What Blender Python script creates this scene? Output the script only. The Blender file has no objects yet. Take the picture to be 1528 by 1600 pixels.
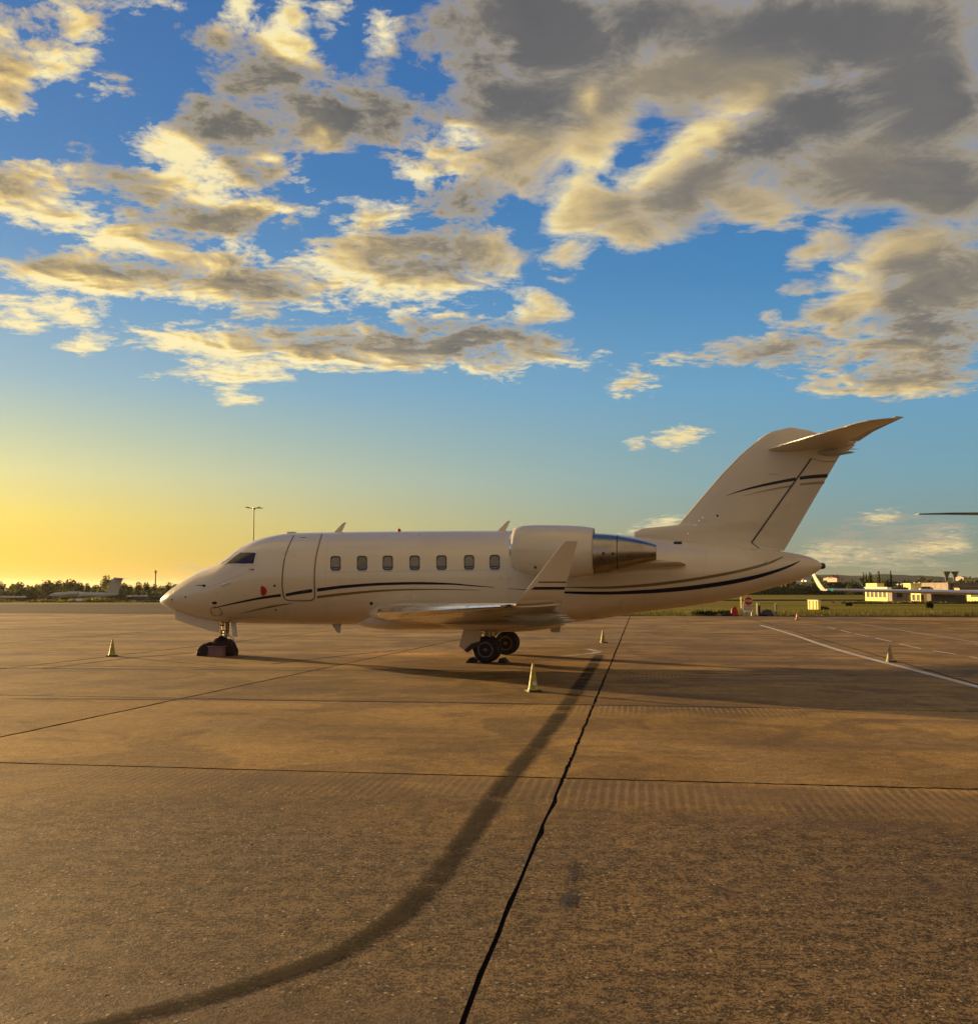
import bpy, bmesh, math, random
import numpy as np
from math import sin, cos, tan, radians, pi, atan, atan2, sqrt
from mathutils import Vector, Matrix

S = bpy.context.scene
COL = S.collection
random.seed(7)
RNG = np.random.RandomState(11)

# ------------------------------------------------------------------ camera
F = 1600.0; CH = 1.97; PITCH = atan(117 / 1600.0)
cam = bpy.data.cameras.new('camera'); camo = bpy.data.objects.new('camera', cam); COL.objects.link(camo)
camo.location = (0, 0, CH); camo.rotation_euler = (pi / 2 + PITCH, 0, 0)
cam.sensor_fit = 'HORIZONTAL'; cam.sensor_width = 36; cam.lens = 36 * F / 1528
cam.clip_start = 0.1; cam.clip_end = 20000
S.camera = camo

# ------------------------------------------------------------------ light
SUN_AZ = radians(-48); SUN_EL = radians(6.0)      # azimuth measured from +Y towards +X
sl = bpy.data.lights.new('sun', 'SUN'); sl.energy = 5.0; sl.angle = radians(0.6); sl.color = (1.0, 0.64, 0.27)
so = bpy.data.objects.new('sun', sl); COL.objects.link(so)
sd = Vector((sin(SUN_AZ) * cos(SUN_EL), cos(SUN_AZ) * cos(SUN_EL), sin(SUN_EL)))
so.rotation_euler = sd.to_track_quat('Z', 'Y').to_euler()
S.view_settings.view_transform = 'Standard'; S.view_settings.look = 'None'
S.view_settings.gamma = 1.0; S.view_settings.exposure = 1.35
S.view_settings.use_curve_mapping = False

# ------------------------------------------------------------------ node helper
class NT:
    def __init__(s, tree): s.t = tree; s.n = tree.nodes; s.l = tree.links
    def put(s, sock, v):
        if v is None: return
        if isinstance(v, bpy.types.NodeSocket): s.l.new(v, sock)
        else:
            if isinstance(v, (tuple, list)) and len(v) == 3 and len(sock.default_value) == 4: v = (*v, 1)
            sock.default_value = v
    def m(s, op, a, b=None, c=None, clamp=False):
        n = s.n.new('ShaderNodeMath'); n.operation = op; n.use_clamp = clamp
        s.put(n.inputs[0], a); s.put(n.inputs[1], b); s.put(n.inputs[2], c); return n.outputs[0]
    def v(s, op, a, b=None, out=0):
        n = s.n.new('ShaderNodeVectorMath'); n.operation = op
        s.put(n.inputs[0], a); s.put(n.inputs[1], b); return n.outputs[out]
    def mix(s, f, a, b, mode='MIX'):
        n = s.n.new('ShaderNodeMix'); n.data_type = 'RGBA'; n.blend_type = mode
        s.put(n.inputs[0], f); s.put(n.inputs[6], a); s.put(n.inputs[7], b); return n.outputs[2]
    def noise(s, vec, scale, detail=4, rough=0.5, dist=0.0, color=False, kind=None):
        n = s.n.new('ShaderNodeTexNoise'); s.put(n.inputs['Vector'], vec)
        n.inputs['Scale'].default_value = scale; n.inputs['Detail'].default_value = detail
        n.inputs['Roughness'].default_value = rough; n.inputs['Distortion'].default_value = dist
        return n.outputs['Color' if color else 'Fac']
    def ramp(s, f, stops, interp='LINEAR'):
        n = s.n.new('ShaderNodeValToRGB'); cr = n.color_ramp; cr.interpolation = interp
        s.put(n.inputs[0], f)
        while len(cr.elements) < len(stops): cr.elements.new(0.5)
        for e, (p, c) in zip(cr.elements, stops):
            e.position = p
        for e, (p, c) in zip(cr.elements, stops):
            e.color = (c, c, c, 1) if not isinstance(c, (tuple, list)) else (*c, 1)
        return n.outputs[0]
    def sep(s, v):
        n = s.n.new('ShaderNodeSeparateXYZ'); s.put(n.inputs[0], v); return n.outputs
    def comb(s, x, y, z):
        n = s.n.new('ShaderNodeCombineXYZ'); s.put(n.inputs[0], x); s.put(n.inputs[1], y); s.put(n.inputs[2], z); return n.outputs[0]
    def mr(s, v, a, b, c=0.0, d=1.0, smooth=True):
        n = s.n.new('ShaderNodeMapRange'); n.interpolation_type = 'SMOOTHSTEP' if smooth else 'LINEAR'
        s.put(n.inputs[0], v); s.put(n.inputs[1], a); s.put(n.inputs[2], b); s.put(n.inputs[3], c); s.put(n.inputs[4], d)
        return n.outputs[0]
    def node(s, kind, **kw):
        n = s.n.new(kind)
        for k, v in kw.items(): setattr(n, k, v)
        return n

def lin(r, g, b):
    f = lambda c: (c / 255 / 12.92) if c <= 10 else ((c / 255 + 0.055) / 1.055) ** 2.4
    return (f(r), f(g), f(b))

# ------------------------------------------------------------------ sky
# clouds: soft strokes (x, y, rx, ry, tilt, cover, light) laid on a map of azimuth x elevation
STROKES = [
 (60,25,110,32,0,.75,.45),(20,110,60,45,0,.8,.7),(100,95,55,18,-20,.6,.8),(130,30,42,10,35,.7,.9),(15,45,16,12,0,.8,.95),(30,150,45,18,-10,.6,.6),
 (230,3,60,9,0,.65,.8),(165,132,22,7,10,.85,1),(150,170,15,14,40,.85,1),(215,142,55,24,25,.6,.35),(110,222,45,25,0,.35,.25),(15,168,18,8,0,.6,.8),
 (340,75,70,22,18,.85,.2),(430,110,90,38,18,.9,.2),(540,165,110,42,5,.88,.2),(455,78,38,14,38,.85,.95),(450,25,24,22,0,.85,.95),(372,25,18,30,20,.75,.85),
 (525,20,22,30,40,.85,.95),(597,45,20,32,0,.9,.95),(350,185,90,38,0,.95,.22),(480,200,60,26,0,.85,.35),(495,203,20,14,0,.85,.75),(408,235,20,9,0,.85,.85),
 (270,235,62,30,35,.95,1),(300,275,62,28,10,.95,1),(400,255,60,38,0,.9,.4),(330,300,85,14,8,.9,.95),(460,272,35,13,35,.75,.85),(475,325,28,6,10,.5,.8),
 (55,258,65,16,12,.85,.85),(50,285,85,28,0,.95,.55),(80,325,90,20,12,.95,1),(205,285,95,20,4,.85,.38),
 (310,342,120,20,0,.92,.35),(190,368,50,12,-12,.9,.85),(260,385,60,8,0,.7,.8),
 (260,425,180,26,5,.92,.38),(130,408,55,12,-18,.88,.75),(100,438,60,7,3,.8,.85),(290,458,190,13,7,.92,.85),(350,398,50,16,0,.85,.85),(450,408,90,10,3,.85,.8),(400,450,70,26,0,.9,.4),
 (20,463,55,8,0,.92,1),(100,468,55,6,6,.9,1),(20,425,30,6,0,.55,.6),(140,440,30,5,5,.6,.9),
 (35,505,45,20,22,.6,.95),(110,500,25,7,28,.6,1),(135,518,30,8,20,.65,1),(132,545,32,7,10,.75,1),(180,533,28,5,8,.5,.9),
 (270,535,95,12,8,.88,1),(360,540,120,22,8,.95,.9),(430,535,130,20,3,.97,.35),(620,545,190,20,3,.97,.33),(560,566,190,7,1,.9,.85),(740,525,120,14,3,.88,.3),(850,548,60,13,10,.75,.5),(870,573,62,6,0,.65,.8),
 (345,572,55,16,15,.9,1),(400,577,60,8,15,.8,.9),(290,590,32,10,15,.6,.9),(365,617,35,7,6,.8,1),(380,632,25,3,0,.6,.9),(225,592,17,3,12,.5,.9),(780,597,65,5,0,.6,.8),
 (590,335,50,22,-12,.85,.75),(540,303,28,5,-15,.6,.8),(600,400,110,28,0,.85,.5),(520,412,60,16,0,.88,.85),(530,440,48,16,0,.9,.85),(700,400,100,30,0,.88,.35),(680,447,90,8,0,.75,.8),(655,478,105,9,4,.85,.88),(485,483,34,4,0,.75,.85),(570,500,22,4,0,.4,.7),
 (715,315,55,38,0,.85,.22),(690,235,62,34,0,.88,.6),(657,262,30,18,20,.9,.95),(712,205,22,16,0,.9,1),(640,228,24,10,0,.5,.6),(780,400,26,42,0,.8,.65),
 (720,60,80,80,0,.95,.18),(850,50,170,90,0,.97,.12),(1050,20,200,60,0,.97,.14),(1250,60,260,90,0,1,.10),(1450,120,140,140,0,1,.22),(850,150,170,60,0,.97,.14),(810,235,80,55,0,.92,.5),(820,290,30,16,30,.75,.5),
 (1060,110,140,42,-20,.92,.45),(1180,120,80,38,-15,.95,.6),(1080,222,150,20,-38,1,.98),(1250,190,180,60,-15,1,.10),(1090,285,120,50,-25,.97,.35),(930,215,60,26,-30,.85,.7),(925,150,20,20,0,.9,.8),(935,260,30,16,0,.8,.8),
 (915,325,45,45,20,.92,.75),(980,360,58,28,0,.88,.65),(885,400,27,30,0,.85,.7),(960,330,40,30,0,.9,.5),
 (1150,320,90,28,5,.88,.62),(1200,350,30,10,-20,.75,.7),(1330,250,140,50,-5,.97,.38),(1460,280,120,80,0,1,.32),(1280,372,48,14,-42,.8,.7),(1250,402,12,9,0,.6,.7),(1320,370,30,14,0,.5,.5),
 (1420,380,75,16,-8,.92,.75),(1460,440,100,80,0,1,.32),(1340,462,48,26,-38,.97,.8),(1360,405,22,8,-35,.8,.8),(1258,450,34,7,-20,.65,.6),(1318,422,22,9,-35,.75,.8),(1268,425,18,10,0,.4,.5),(1300,488,42,14,20,.75,.6),
 (1470,515,90,28,0,.97,.2),(1400,545,140,20,-12,.92,.5),(1290,545,100,8,-14,.85,.6),(1200,548,110,14,0,.85,.35),(1140,548,60,14,-10,.8,.6),(1030,572,42,8,-8,.7,.65),(1240,512,22,5,0,.5,.6),
 (1410,588,120,18,0,.97,.35),(1300,598,38,9,-8,.92,.8),(1400,607,90,5,0,.9,.75),(1000,613,32,7,-4,.9,.75),(965,595,20,3,0,.4,.6),(1060,681,30,9,-6,1,1),(995,692,11,4,0,.9,1),(1204,490,11,5,-20,.75,.7),(1196,506,8,3,0,.6,.7),
 (850,488,52,8,5,.9,.75),(845,467,40,3,-8,.6,.7),(940,552,22,2,-6,.5,.7),
 (1400,830,150,34,0,.45,.12),(1420,880,170,30,0,.35,.4),(1295,864,42,8,-4,.8,.75),(1340,868,40,5,0,.6,.65),(1460,852,48,9,-8,.85,.8),(1405,862,34,5,-5,.7,.75),(1374,803,17,4,-6,.9,.95),(1035,818,22,7,-10,.9,.95),(1000,832,18,6,0,.7,.9),(1478,828,14,3,0,.4,.7),
 (300,888,55,7,-6,.45,.3),(230,905,60,7,0,.35,.3),(620,850,60,3,0,.1,.5),(560,830,80,3,0,.08,.5),(200,780,60,3,-5,.08,.8),
]
HOLES = [(75,45,28,10,-15,.8),(1020,172,24,20,0,.85),(975,245,12,36,45,.9),(945,275,10,12,0,.6),(1385,337,48,13,-14,.85),(1340,300,18,10,0,.5),(795,70,22,20,0,.5),(520,255,60,26,0,.8),(640,130,40,14,20,.75),(170,330,14,8,0,.6),(1310,575,60,5,-5,.5),(1110,330,12,6,0,.4),
         (250,150,30,40,0,.5),(240,255,14,10,0,.5),(885,262,14,16,0,.5)]
AZ0, AZ1 = -30.0, 30.0
ROWS_Y = [10 + 20 * k for k in range(-7, 33)] + [665, 680, 695, 720, 770, 800, 815, 830, 845, 860, 875, 890, 910]
def px_dir(px, py):
    a = (px - 764) / F; b = (800 - py) / F
    v = Vector((a, cos(PITCH) - b * sin(PITCH), sin(PITCH) + b * cos(PITCH))); return v.normalized()
def cloud_grid():
    ncol = 84
    az = np.linspace(AZ0, AZ1, ncol)
    rows = []
    for y in ROWS_Y:
        e = math.degrees(math.asin(px_dir(764, y).z))
        # back to the pixel each (az, el) stands for
        ar = np.radians(az); er = radians(e)
        dx = np.sin(ar) * cos(er); dy = np.cos(ar) * cos(er); dz = sin(er)
        fw = dy * cos(PITCH) + dz * sin(PITCH); up = -dy * sin(PITCH) + dz * cos(PITCH)
        X = 764 + F * dx / fw; Y = 800 - F * up / fw
        cov = np.zeros(ncol); lw = np.full(ncol, 1e-4); lt = np.full(ncol, 0.4e-4)
        for (cx, cy, rx, ry, an, c, l) in STROKES:
            a = radians(an); u = (X - cx) * cos(a) + (Y - cy) * sin(a); v = -(X - cx) * sin(a) + (Y - cy) * cos(a)
            r2 = (u / (rx * 0.98 + 7)) ** 2 + (v / (ry * 0.98 + 5.5)) ** 2
            g = np.exp(-r2 * 0.80) * c
            g2 = np.exp(-r2 * 1.3) * c
            cov = np.maximum(cov, g) + 0.35 * np.minimum(cov, g) * (1 - np.maximum(cov, g))
            k = g2 ** 2 * (1.0 / (0.1 + rx * ry / 4000)) ** 0.5
            lw += k; lt += k * l
        for (cx, cy, rx, ry, an, c) in HOLES:
            a = radians(an); u = (X - cx) * cos(a) + (Y - cy) * sin(a); v = -(X - cx) * sin(a) + (Y - cy) * cos(a)
            cov *= 1 - c * np.exp(-((u / rx) ** 2 + (v / ry) ** 2))
        rows.append((e, cov, lt / lw))
    return az, rows

world = bpy.data.worlds.new('World'); S.world = world; world.use_nodes = True
W = NT(world.node_tree); W.n.clear()
tc = W.node('ShaderNodeTexCoord'); D0 = tc.outputs['Generated']
sky = W.node('ShaderNodeTexSky', sky_type='NISHITA'); sky.sun_disc = False
sky.sun_elevation = SUN_EL; sky.sun_rotation = SUN_AZ; sky.air_density = 1.0; sky.dust_density = 2.0; sky.ozone_density = 2.5
sky.altitude = 0
x, y, z = W.sep(D0)
RAD = 57.29578
az = W.m('MULTIPLY', W.m('ARCTAN2', x, y), RAD)
el = W.m('MULTIPLY', W.m('ARCSINE', z), RAD)
# cloud-deck coordinates: the view direction carried up to a layer, so far clouds flatten
den = W.m('ADD', W.m('MAXIMUM', z, 0.0), 0.10)
PX = W.m('DIVIDE', x, den); PY = W.m('DIVIDE', y, den)
deck = W.comb(PX, PY, 0.0)
warp = W.noise(deck, 1.7, 5, 0.62, color=True)
wx, wy, wz = W.sep(warp)
fine = W.noise(deck, 9.0, 5, 0.68, color=True)
fx, fy, fz = W.sep(fine)
azw = W.m('ADD', az, W.m('ADD', W.m('MULTIPLY', W.m('SUBTRACT', wx, 0.5), 3.2), W.m('MULTIPLY', W.m('SUBTRACT', fx, 0.5), 1.3)))
wamp = W.mr(el, 0.0, 22.0, 0.25, 1.5, False)
elw = W.m('ADD', el, W.m('MULTIPLY', wamp, W.m('ADD', W.m('MULTIPLY', W.m('SUBTRACT', wy, 0.5), 1.3), W.m('MULTIPLY', W.m('SUBTRACT', fy, 0.5), 0.6))))
u = W.m('DIVIDE', W.m('SUBTRACT', azw, AZ0), AZ1 - AZ0, clamp=True)
uvec = W.comb(u, u, 0.0)
gaz, grows = cloud_grid()
grows = sorted(grows, key=lambda r: r[0])
acc = None
for i, (e, cov, lt) in enumerate(grows):
    cu = W.node('ShaderNodeVectorCurve')
    mp = cu.mapping; mp.use_clip = False; mp.extend = 'HORIZONTAL'
    us = (gaz - AZ0) / (AZ1 - AZ0)
    for ch, arr in ((0, cov), (1, lt)):
        c = mp.curves[ch]
        # keep only the points that carry the shape
        keep = [0]
        for j in range(1, len(us) - 1):
            if abs(arr[j] - arr[j - 1]) > 0.004 or abs(arr[j + 1] - arr[j]) > 0.004: keep.append(j)
        keep.append(len(us) - 1)
        c.points[0].location = (us[0], arr[0]); c.points[1].location = (us[-1], arr[-1])
        for j in keep[1:-1]:
            c.points.new(us[j], arr[j])
        for p in c.points: p.handle_type = 'VECTOR'
    mp.update()
    W.put(cu.inputs['Vector'], uvec)
    if i == 0: acc = cu.outputs[0]
    else:
        f = W.mr(elw, grows[i - 1][0], e, 0, 1, False)
        mx = W.node('ShaderNodeMix', data_type='VECTOR'); W.put(mx.inputs[0], f); W.put(mx.inputs[4], acc); W.put(mx.inputs[5], cu.outputs[0])
        acc = mx.outputs[1]
covm, litm, _ = W.sep(acc)
# outside the part of the sky the photograph looks at the same weather simply goes on
azabs = W.m('ABSOLUTE', az)
outf = W.m('MAXIMUM', W.mr(azabs, 28.0, 36.0), W.mr(el, 33.0, 38.0))
gen = W.noise(deck, 0.55, 3, 0.5)
gcov = W.mr(gen, 0.40, 0.62, 0.12, 0.95)
glit = W.mr(W.noise(deck, 1.1, 2, 0.5), 0.35, 0.65, 0.2, 0.7)
lowf = W.mr(el, 1.0, 9.0)
gcov = W.m('MULTIPLY', gcov, lowf)
covm = W.m('ADD', W.m('MULTIPLY', covm, W.m('SUBTRACT', 1.0, outf)), W.m('MULTIPLY', gcov, outf))
litm = W.m('ADD', W.m('MULTIPLY', litm, W.m('SUBTRACT', 1.0, outf)), W.m('MULTIPLY', glit, outf))
# wisps: fractal noise, sampled twice towards the sun for relief
def puff(v, d=9):
    a = W.noise(v, 5.5, d, 0.66 if d > 6 else 0.52, 0.5)
    return a
n1 = puff(deck)
sx, sy = sin(SUN_AZ), cos(SUN_AZ)
deck2 = W.comb(W.m('ADD', PX, 0.022 * sx), W.m('ADD', PY, 0.022 * sy), 0.0)
nf = W.noise(deck, 26.0, 6, 0.66, 0.3)
namp = W.m('MULTIPLY', W.mr(covm, 0.02, 0.45), W.m('MULTIPLY', W.mr(covm, 0.80, 1.0, 1.0, 0.50), W.mr(el, 6.0, 11.0, 0.50, 1.0)))
nlow = W.noise(deck, 1.6, 3, 0.5)
soft = W.m('MULTIPLY', W.m('MULTIPLY', W.mr(az, -4.0, 5.0), W.mr(el, 11.0, 17.0)), 0.62)
crisp = W.m('SUBTRACT', 1.0, soft)
nsum = W.m('ADD', W.m('ADD', W.m('MULTIPLY', W.m('SUBTRACT', n1, 0.5), 3.0), W.m('MULTIPLY', W.m('SUBTRACT', nlow, 0.5), 0.8)), W.m('MULTIPLY', W.m('MULTIPLY', W.m('SUBTRACT', nf, 0.5), 1.4), crisp))
nsum = W.m('MULTIPLY', nsum, W.m('SUBTRACT', 1.0, W.m('MULTIPLY', soft, 0.45)))
edge = W.m('ADD', W.m('MULTIPLY', covm, W.m('ADD', 1.13, W.m('MULTIPLY', soft, 0.2))), W.m('MULTIPLY', nsum, namp))
dens = W.m('POWER', W.mr(edge, 0.36, 0.86, 0, 1, False), 0.85)
core = W.mr(edge, 0.5, 1.2)
relief = W.m('MULTIPLY', W.m('MULTIPLY', W.m('SUBTRACT', puff(deck, 5), puff(deck2, 5)), 3.2), W.m('ADD', W.m('MULTIPLY', litm, 1.0), 0.08))
lowv = W.m('SUBTRACT', W.noise(deck, 0.9, 3, 0.5), 0.5)
lit = W.m('ADD', W.m('ADD', litm, W.m('MULTIPLY', relief, crisp)), W.m('ADD', W.m('MULTIPLY', lowv, 0.55), W.m('MULTIPLY', W.m('SUBTRACT', nf, 0.5), W.m('MULTIPLY', W.m('MULTIPLY', litm, 0.5), crisp))))
# thin edges catch the light, thick cores go grey
lit = W.m('ADD', lit, W.m('MULTIPLY', W.m('SUBTRACT', 1.0, core), 0.22))
lit = W.m('ADD', W.m('MULTIPLY', lit, 1.12), -0.10)
lit = W.m('MULTIPLY', W.m('ADD', lit, W.m('SQRT', W.m('ADD', W.m('MULTIPLY', lit, lit), 0.035))), 0.5, clamp=True)
rsoft = W.m('MULTIPLY', W.mr(az, 0.0, 18.0), 0.22)
lit = W.m('ADD', W.m('MULTIPLY', lit, W.m('SUBTRACT', 1.0, rsoft)), W.m('MULTIPLY', rsoft, 0.42))
ccol = W.ramp(lit, [(0.0, lin(82, 86, 97)), (0.25, lin(118, 116, 115)), (0.5, lin(158, 146, 124)), (0.75, lin(218, 194, 142)), (0.92, lin(255, 236, 168)), (1.0, lin(255, 246, 205))])
# nearer the sun the lit cloud goes yellow, away from it paler
ccol = W.mix(W.m('MULTIPLY', W.m('SUBTRACT', 1.0, core), 0.45), ccol, lin(226, 212, 188))
warmc = W.mix(W.mr(az, -26.0, 8.0), (1.0, 0.93, 0.74), (0.92, 0.90, 0.86))
ccol = W.mix(1.0, ccol, warmc, 'MULTIPLY')
# clear sky: the Nishita sky graded to the photograph's colours
tone = W.ramp(W.mr(el, 0.0, 40.0, 0, 1, False), [
    (0.0, lin(150, 146, 112)), (0.05, lin(138, 150, 134)), (0.14, lin(120, 160, 172)), (0.27, lin(102, 158, 194)), (0.42, lin(70, 132, 184)), (0.62, lin(56, 112, 172)), (0.85, lin(50, 98, 158)), (1.0, lin(46, 90, 148))])
glow = W.ramp(W.mr(el, 0.0, 40.0, 0, 1, False), [
    (0.0, lin(252, 182, 46)), (0.03, lin(253, 206, 54)), (0.09, lin(253, 222, 92)), (0.15, lin(232, 222, 150)), (0.20, lin(202, 208, 168)), (0.27, lin(158, 186, 194)), (0.38, lin(118, 162, 200)), (0.55, lin(80, 130, 184)), (0.8, lin(60, 108, 168)), (1.0, lin(50, 94, 152))])
gf = W.mr(W.m('ABSOLUTE', W.m('ADD', az, 36.0)), 6.0, 62.0, 1.0, 0.0, False)
gf = W.m('POWER', gf, 1.7)
clear = W.mix(gf, tone, glow)
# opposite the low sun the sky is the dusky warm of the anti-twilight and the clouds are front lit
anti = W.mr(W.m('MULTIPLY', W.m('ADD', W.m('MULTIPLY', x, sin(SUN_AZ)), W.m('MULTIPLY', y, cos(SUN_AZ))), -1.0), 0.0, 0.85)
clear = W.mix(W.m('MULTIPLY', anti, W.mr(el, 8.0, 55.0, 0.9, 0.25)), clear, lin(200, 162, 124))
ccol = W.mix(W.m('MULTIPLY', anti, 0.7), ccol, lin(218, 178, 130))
EXP = 2.0 ** S.view_settings.exposure
STR = 0.12
k = 1.0 / (EXP * STR)
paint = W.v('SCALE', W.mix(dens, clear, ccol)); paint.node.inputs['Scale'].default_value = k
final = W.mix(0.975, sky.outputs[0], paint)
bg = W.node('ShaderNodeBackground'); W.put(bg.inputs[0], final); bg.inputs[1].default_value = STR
wo = W.node('ShaderNodeOutputWorld'); W.l.new(bg.outputs[0], wo.inputs[0])
world.cycles.sampling_method = 'MANUAL'; world.cycles.sample_map_resolution = 512

# ------------------------------------------------------------------ materials
MATS = {}
def mat(name, col=(0.5, 0.5, 0.5), rough=0.5, metal=0.0, coat=0.0, var=0.0, vscale=3.0, bump=0.0, bscale=40.0, spec=0.5, emit=None, estr=0, trans=0, coatr=0.08):
    if name in MATS: return MATS[name]
    m = bpy.data.materials.new(name); m.use_nodes = True; MATS[name] = m
    T = NT(m.node_tree); b = m.node_tree.nodes['Principled BSDF']
    b.inputs['Roughness'].default_value = rough; b.inputs['Metallic'].default_value = metal
    b.inputs['Coat Weight'].default_value = coat; b.inputs['Coat Roughness'].default_value = coatr
    b.inputs['Specular IOR Level'].default_value = spec; b.inputs['Transmission Weight'].default_value = trans
    tcn = T.node('ShaderNodeTexCoord'); o = tcn.outputs['Object']
    n = T.noise(o, vscale, 5, 0.55)
    c = T.mix(T.mr(n, 0.3, 0.7), tuple(max(0, a * (1 - var)) for a in col), tuple(min(1, a * (1 + var)) for a in col))
    T.put(b.inputs['Base Color'], c)
    if rough > 0.05:
        T.put(b.inputs['Roughness'], T.mr(T.noise(o, vscale * 2.3, 3, 0.5), 0.3, 0.7, rough * 0.85, min(1, rough * 1.15)))
    if bump > 0:
        bn = T.node('ShaderNodeBump'); bn.inputs['Strength'].default_value = bump; bn.inputs['Distance'].default_value = 0.02
        T.put(bn.inputs['Height'], T.noise(o, bscale, 4, 0.6)); T.l.new(bn.outputs[0], b.inputs['Normal'])
    if emit:
        b.inputs['Emission Color'].default_value = (*emit, 1); b.inputs['Emission Strength'].default_value = estr
    return m

TH = radians(8.5)          # direction of the apron joints
J0 = None
def gnd(px, py, z=0.0):
    a = (px - 764) / F; b = (800 - py) / F
    d = (a, cos(PITCH) - b * sin(PITCH), sin(PITCH) + b * cos(PITCH)); k = (z - CH) / d[2]
    return Vector((d[0] * k, d[1] * k, z))
def at(px, py, Y):
    a = (px - 764) / F; b = (800 - py) / F
    d = (a, cos(PITCH) - b * sin(PITCH), sin(PITCH) + b * cos(PITCH)); k = Y / d[1]
    return Vector((d[0] * k, Y, CH + d[2] * k))
J0 = gnd(880, 1216)
ROWL = 6.62

def concrete():
    m = bpy.data.materials.new('apron_concrete'); m.use_nodes = True
    T = NT(m.node_tree); b = m.node_tree.nodes['Principled BSDF']
    g = T.node('ShaderNodeNewGeometry'); P = g.outputs['Position']
    oi = T.node('ShaderNodeObjectInfo'); rnd = oi.outputs['Random']
    px, py, pz = T.sep(P)
    dx = T.m('SUBTRACT', px, J0.x); dy = T.m('SUBTRACT', py, J0.y)
    al = T.m('ADD', T.m('MULTIPLY', dx, sin(TH)), T.m('MULTIPLY', dy, cos(TH)))     # along columns
    ac = T.m('SUBTRACT', T.m('MULTIPLY', dx, cos(TH)), T.m('MULTIPLY', dy, sin(TH)))
    big = T.noise(P, 0.22, 5, 0.6); mid = T.noise(P, 1.6, 6, 0.65); fin = T.noise(P, 30, 5, 0.78); agg = T.noise(P, 85, 3, 0.75)
    base = T.mix(T.mr(big, 0.32, 0.68), (0.205, 0.122, 0.034), (0.445, 0.272, 0.074))
    base = T.mix(T.m('MULTIPLY', T.mr(mid, 0.45, 0.75), 0.45), base, (0.17, 0.115, 0.064))
    rm = T.node('ShaderNodeMix', data_type='VECTOR'); T.put(rm.inputs[0], rnd); rm.inputs[4].default_value = (0.78, 0.77, 0.76); rm.inputs[5].default_value = (1.16, 1.15, 1.10)
    base = T.v('MULTIPLY', base, rm.outputs[1])
    pat = T.noise(P, 0.55, 3, 0.5, 1.2)
    base = T.mix(T.mr(pat, 0.48, 0.58, 0.0, 0.46), base, (0.095, 0.058, 0.025))
    pat2 = T.noise(T.v('ADD', P, (31.0, 7.0, 0.0)), 0.35, 4, 0.6, 0.8)
    base = T.mix(T.mr(pat2, 0.54, 0.62, 0.0, 0.38), base, (0.42, 0.28, 0.115))
    grit = T.m('ADD', T.m('MULTIPLY', fin, 0.55), T.m('MULTIPLY', agg, 0.45))
    coarse = T.m('MULTIPLY', T.mr(T.m('ADD', al, T.m('MULTIPLY', T.m('SUBTRACT', big, 0.5), 5.0)), -3.2, -0.6, 1.0, 0.0), T.mr(mid, 0.2, 0.6, 0.8, 1.0))
    base = T.mix(T.m('MULTIPLY', coarse, T.mr(pat2, 0.35, 0.6, 0.86, 0.66)), base, (0.064, 0.040, 0.017))
    macro = T.noise(P, 7.0, 4, 0.7)
    gritc = T.mr(T.m('ADD', grit, T.m('MULTIPLY', T.m('SUBTRACT', macro, 0.5), 0.30)), 0.46, 0.54, 0.0, 1.0)
    base = T.mix(gritc, T.mix(T.m('ADD', 0.48, T.m('MULTIPLY', coarse, 0.42)), base, (0.02, 0.013, 0.008)), T.mix(T.m('MULTIPLY', coarse, 0.35), base, (0.36, 0.25, 0.13)))
    # pale worn grit and black pits
    vo = T.node('ShaderNodeTexVoronoi'); vo.inputs['Scale'].default_value = 24; T.put(vo.inputs['Vector'], P)
    vr = T.sep(vo.outputs['Color'])[0]
    spot = T.m('MULTIPLY', T.mr(vo.outputs['Distance'], 0.14, 0.32, 1, 0), T.m('GREATER_THAN', vr, 0.86))
    base = T.mix(T.m('MULTIPLY', spot, 0.8), base, (0.42, 0.35, 0.25))
    vo2 = T.node('ShaderNodeTexVoronoi'); vo2.inputs['Scale'].default_value = 9
    sv = T.v('MULTIPLY', P, (1.0, 1.6, 1.0)); T.put(vo2.inputs['Vector'], T.v('ADD', sv, T.v('MULTIPLY', T.noise(P, 9, 3, 0.6, color=True), (0.12, 0.12, 0.12))))
    v2 = T.sep(vo2.outputs['Color'])[1]
    pit = T.m('MULTIPLY', T.mr(vo2.outputs['Distance'], 0.08, 0.22, 1, 0), T.m('GREATER_THAN', v2, 0.72))
    base = T.mix(T.m('MULTIPLY', pit, 0.8), base, (0.018, 0.012, 0.008))
    # oil-brown wash under the aircraft and grey scrub bands along the joints
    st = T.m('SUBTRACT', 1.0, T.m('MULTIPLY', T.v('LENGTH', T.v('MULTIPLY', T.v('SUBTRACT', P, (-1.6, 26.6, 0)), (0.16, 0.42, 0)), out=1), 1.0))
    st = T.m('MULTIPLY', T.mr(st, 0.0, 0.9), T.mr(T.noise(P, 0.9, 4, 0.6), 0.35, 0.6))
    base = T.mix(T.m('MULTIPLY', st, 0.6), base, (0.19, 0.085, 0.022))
    # raked ribs fading away from each cross joint
    row = T.m('MULTIPLY', T.m('FRACT', T.m('ADD', T.m('DIVIDE', al, ROWL), 20.0)), ROWL)
    wob = T.m('MULTIPLY', T.m('SUBTRACT', T.noise(P, 1.3, 2, 0.5), 0.5), 0.10)
    slant = T.m('ADD', ac, T.m('MULTIPLY', wob, 0.35))
    rib = T.m('ADD', T.m('SINE', T.m('MULTIPLY', slant, 6.2832 / 0.092)), T.m('MULTIPLY', T.m('SUBTRACT', fin, 0.5), 2.5))
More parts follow.
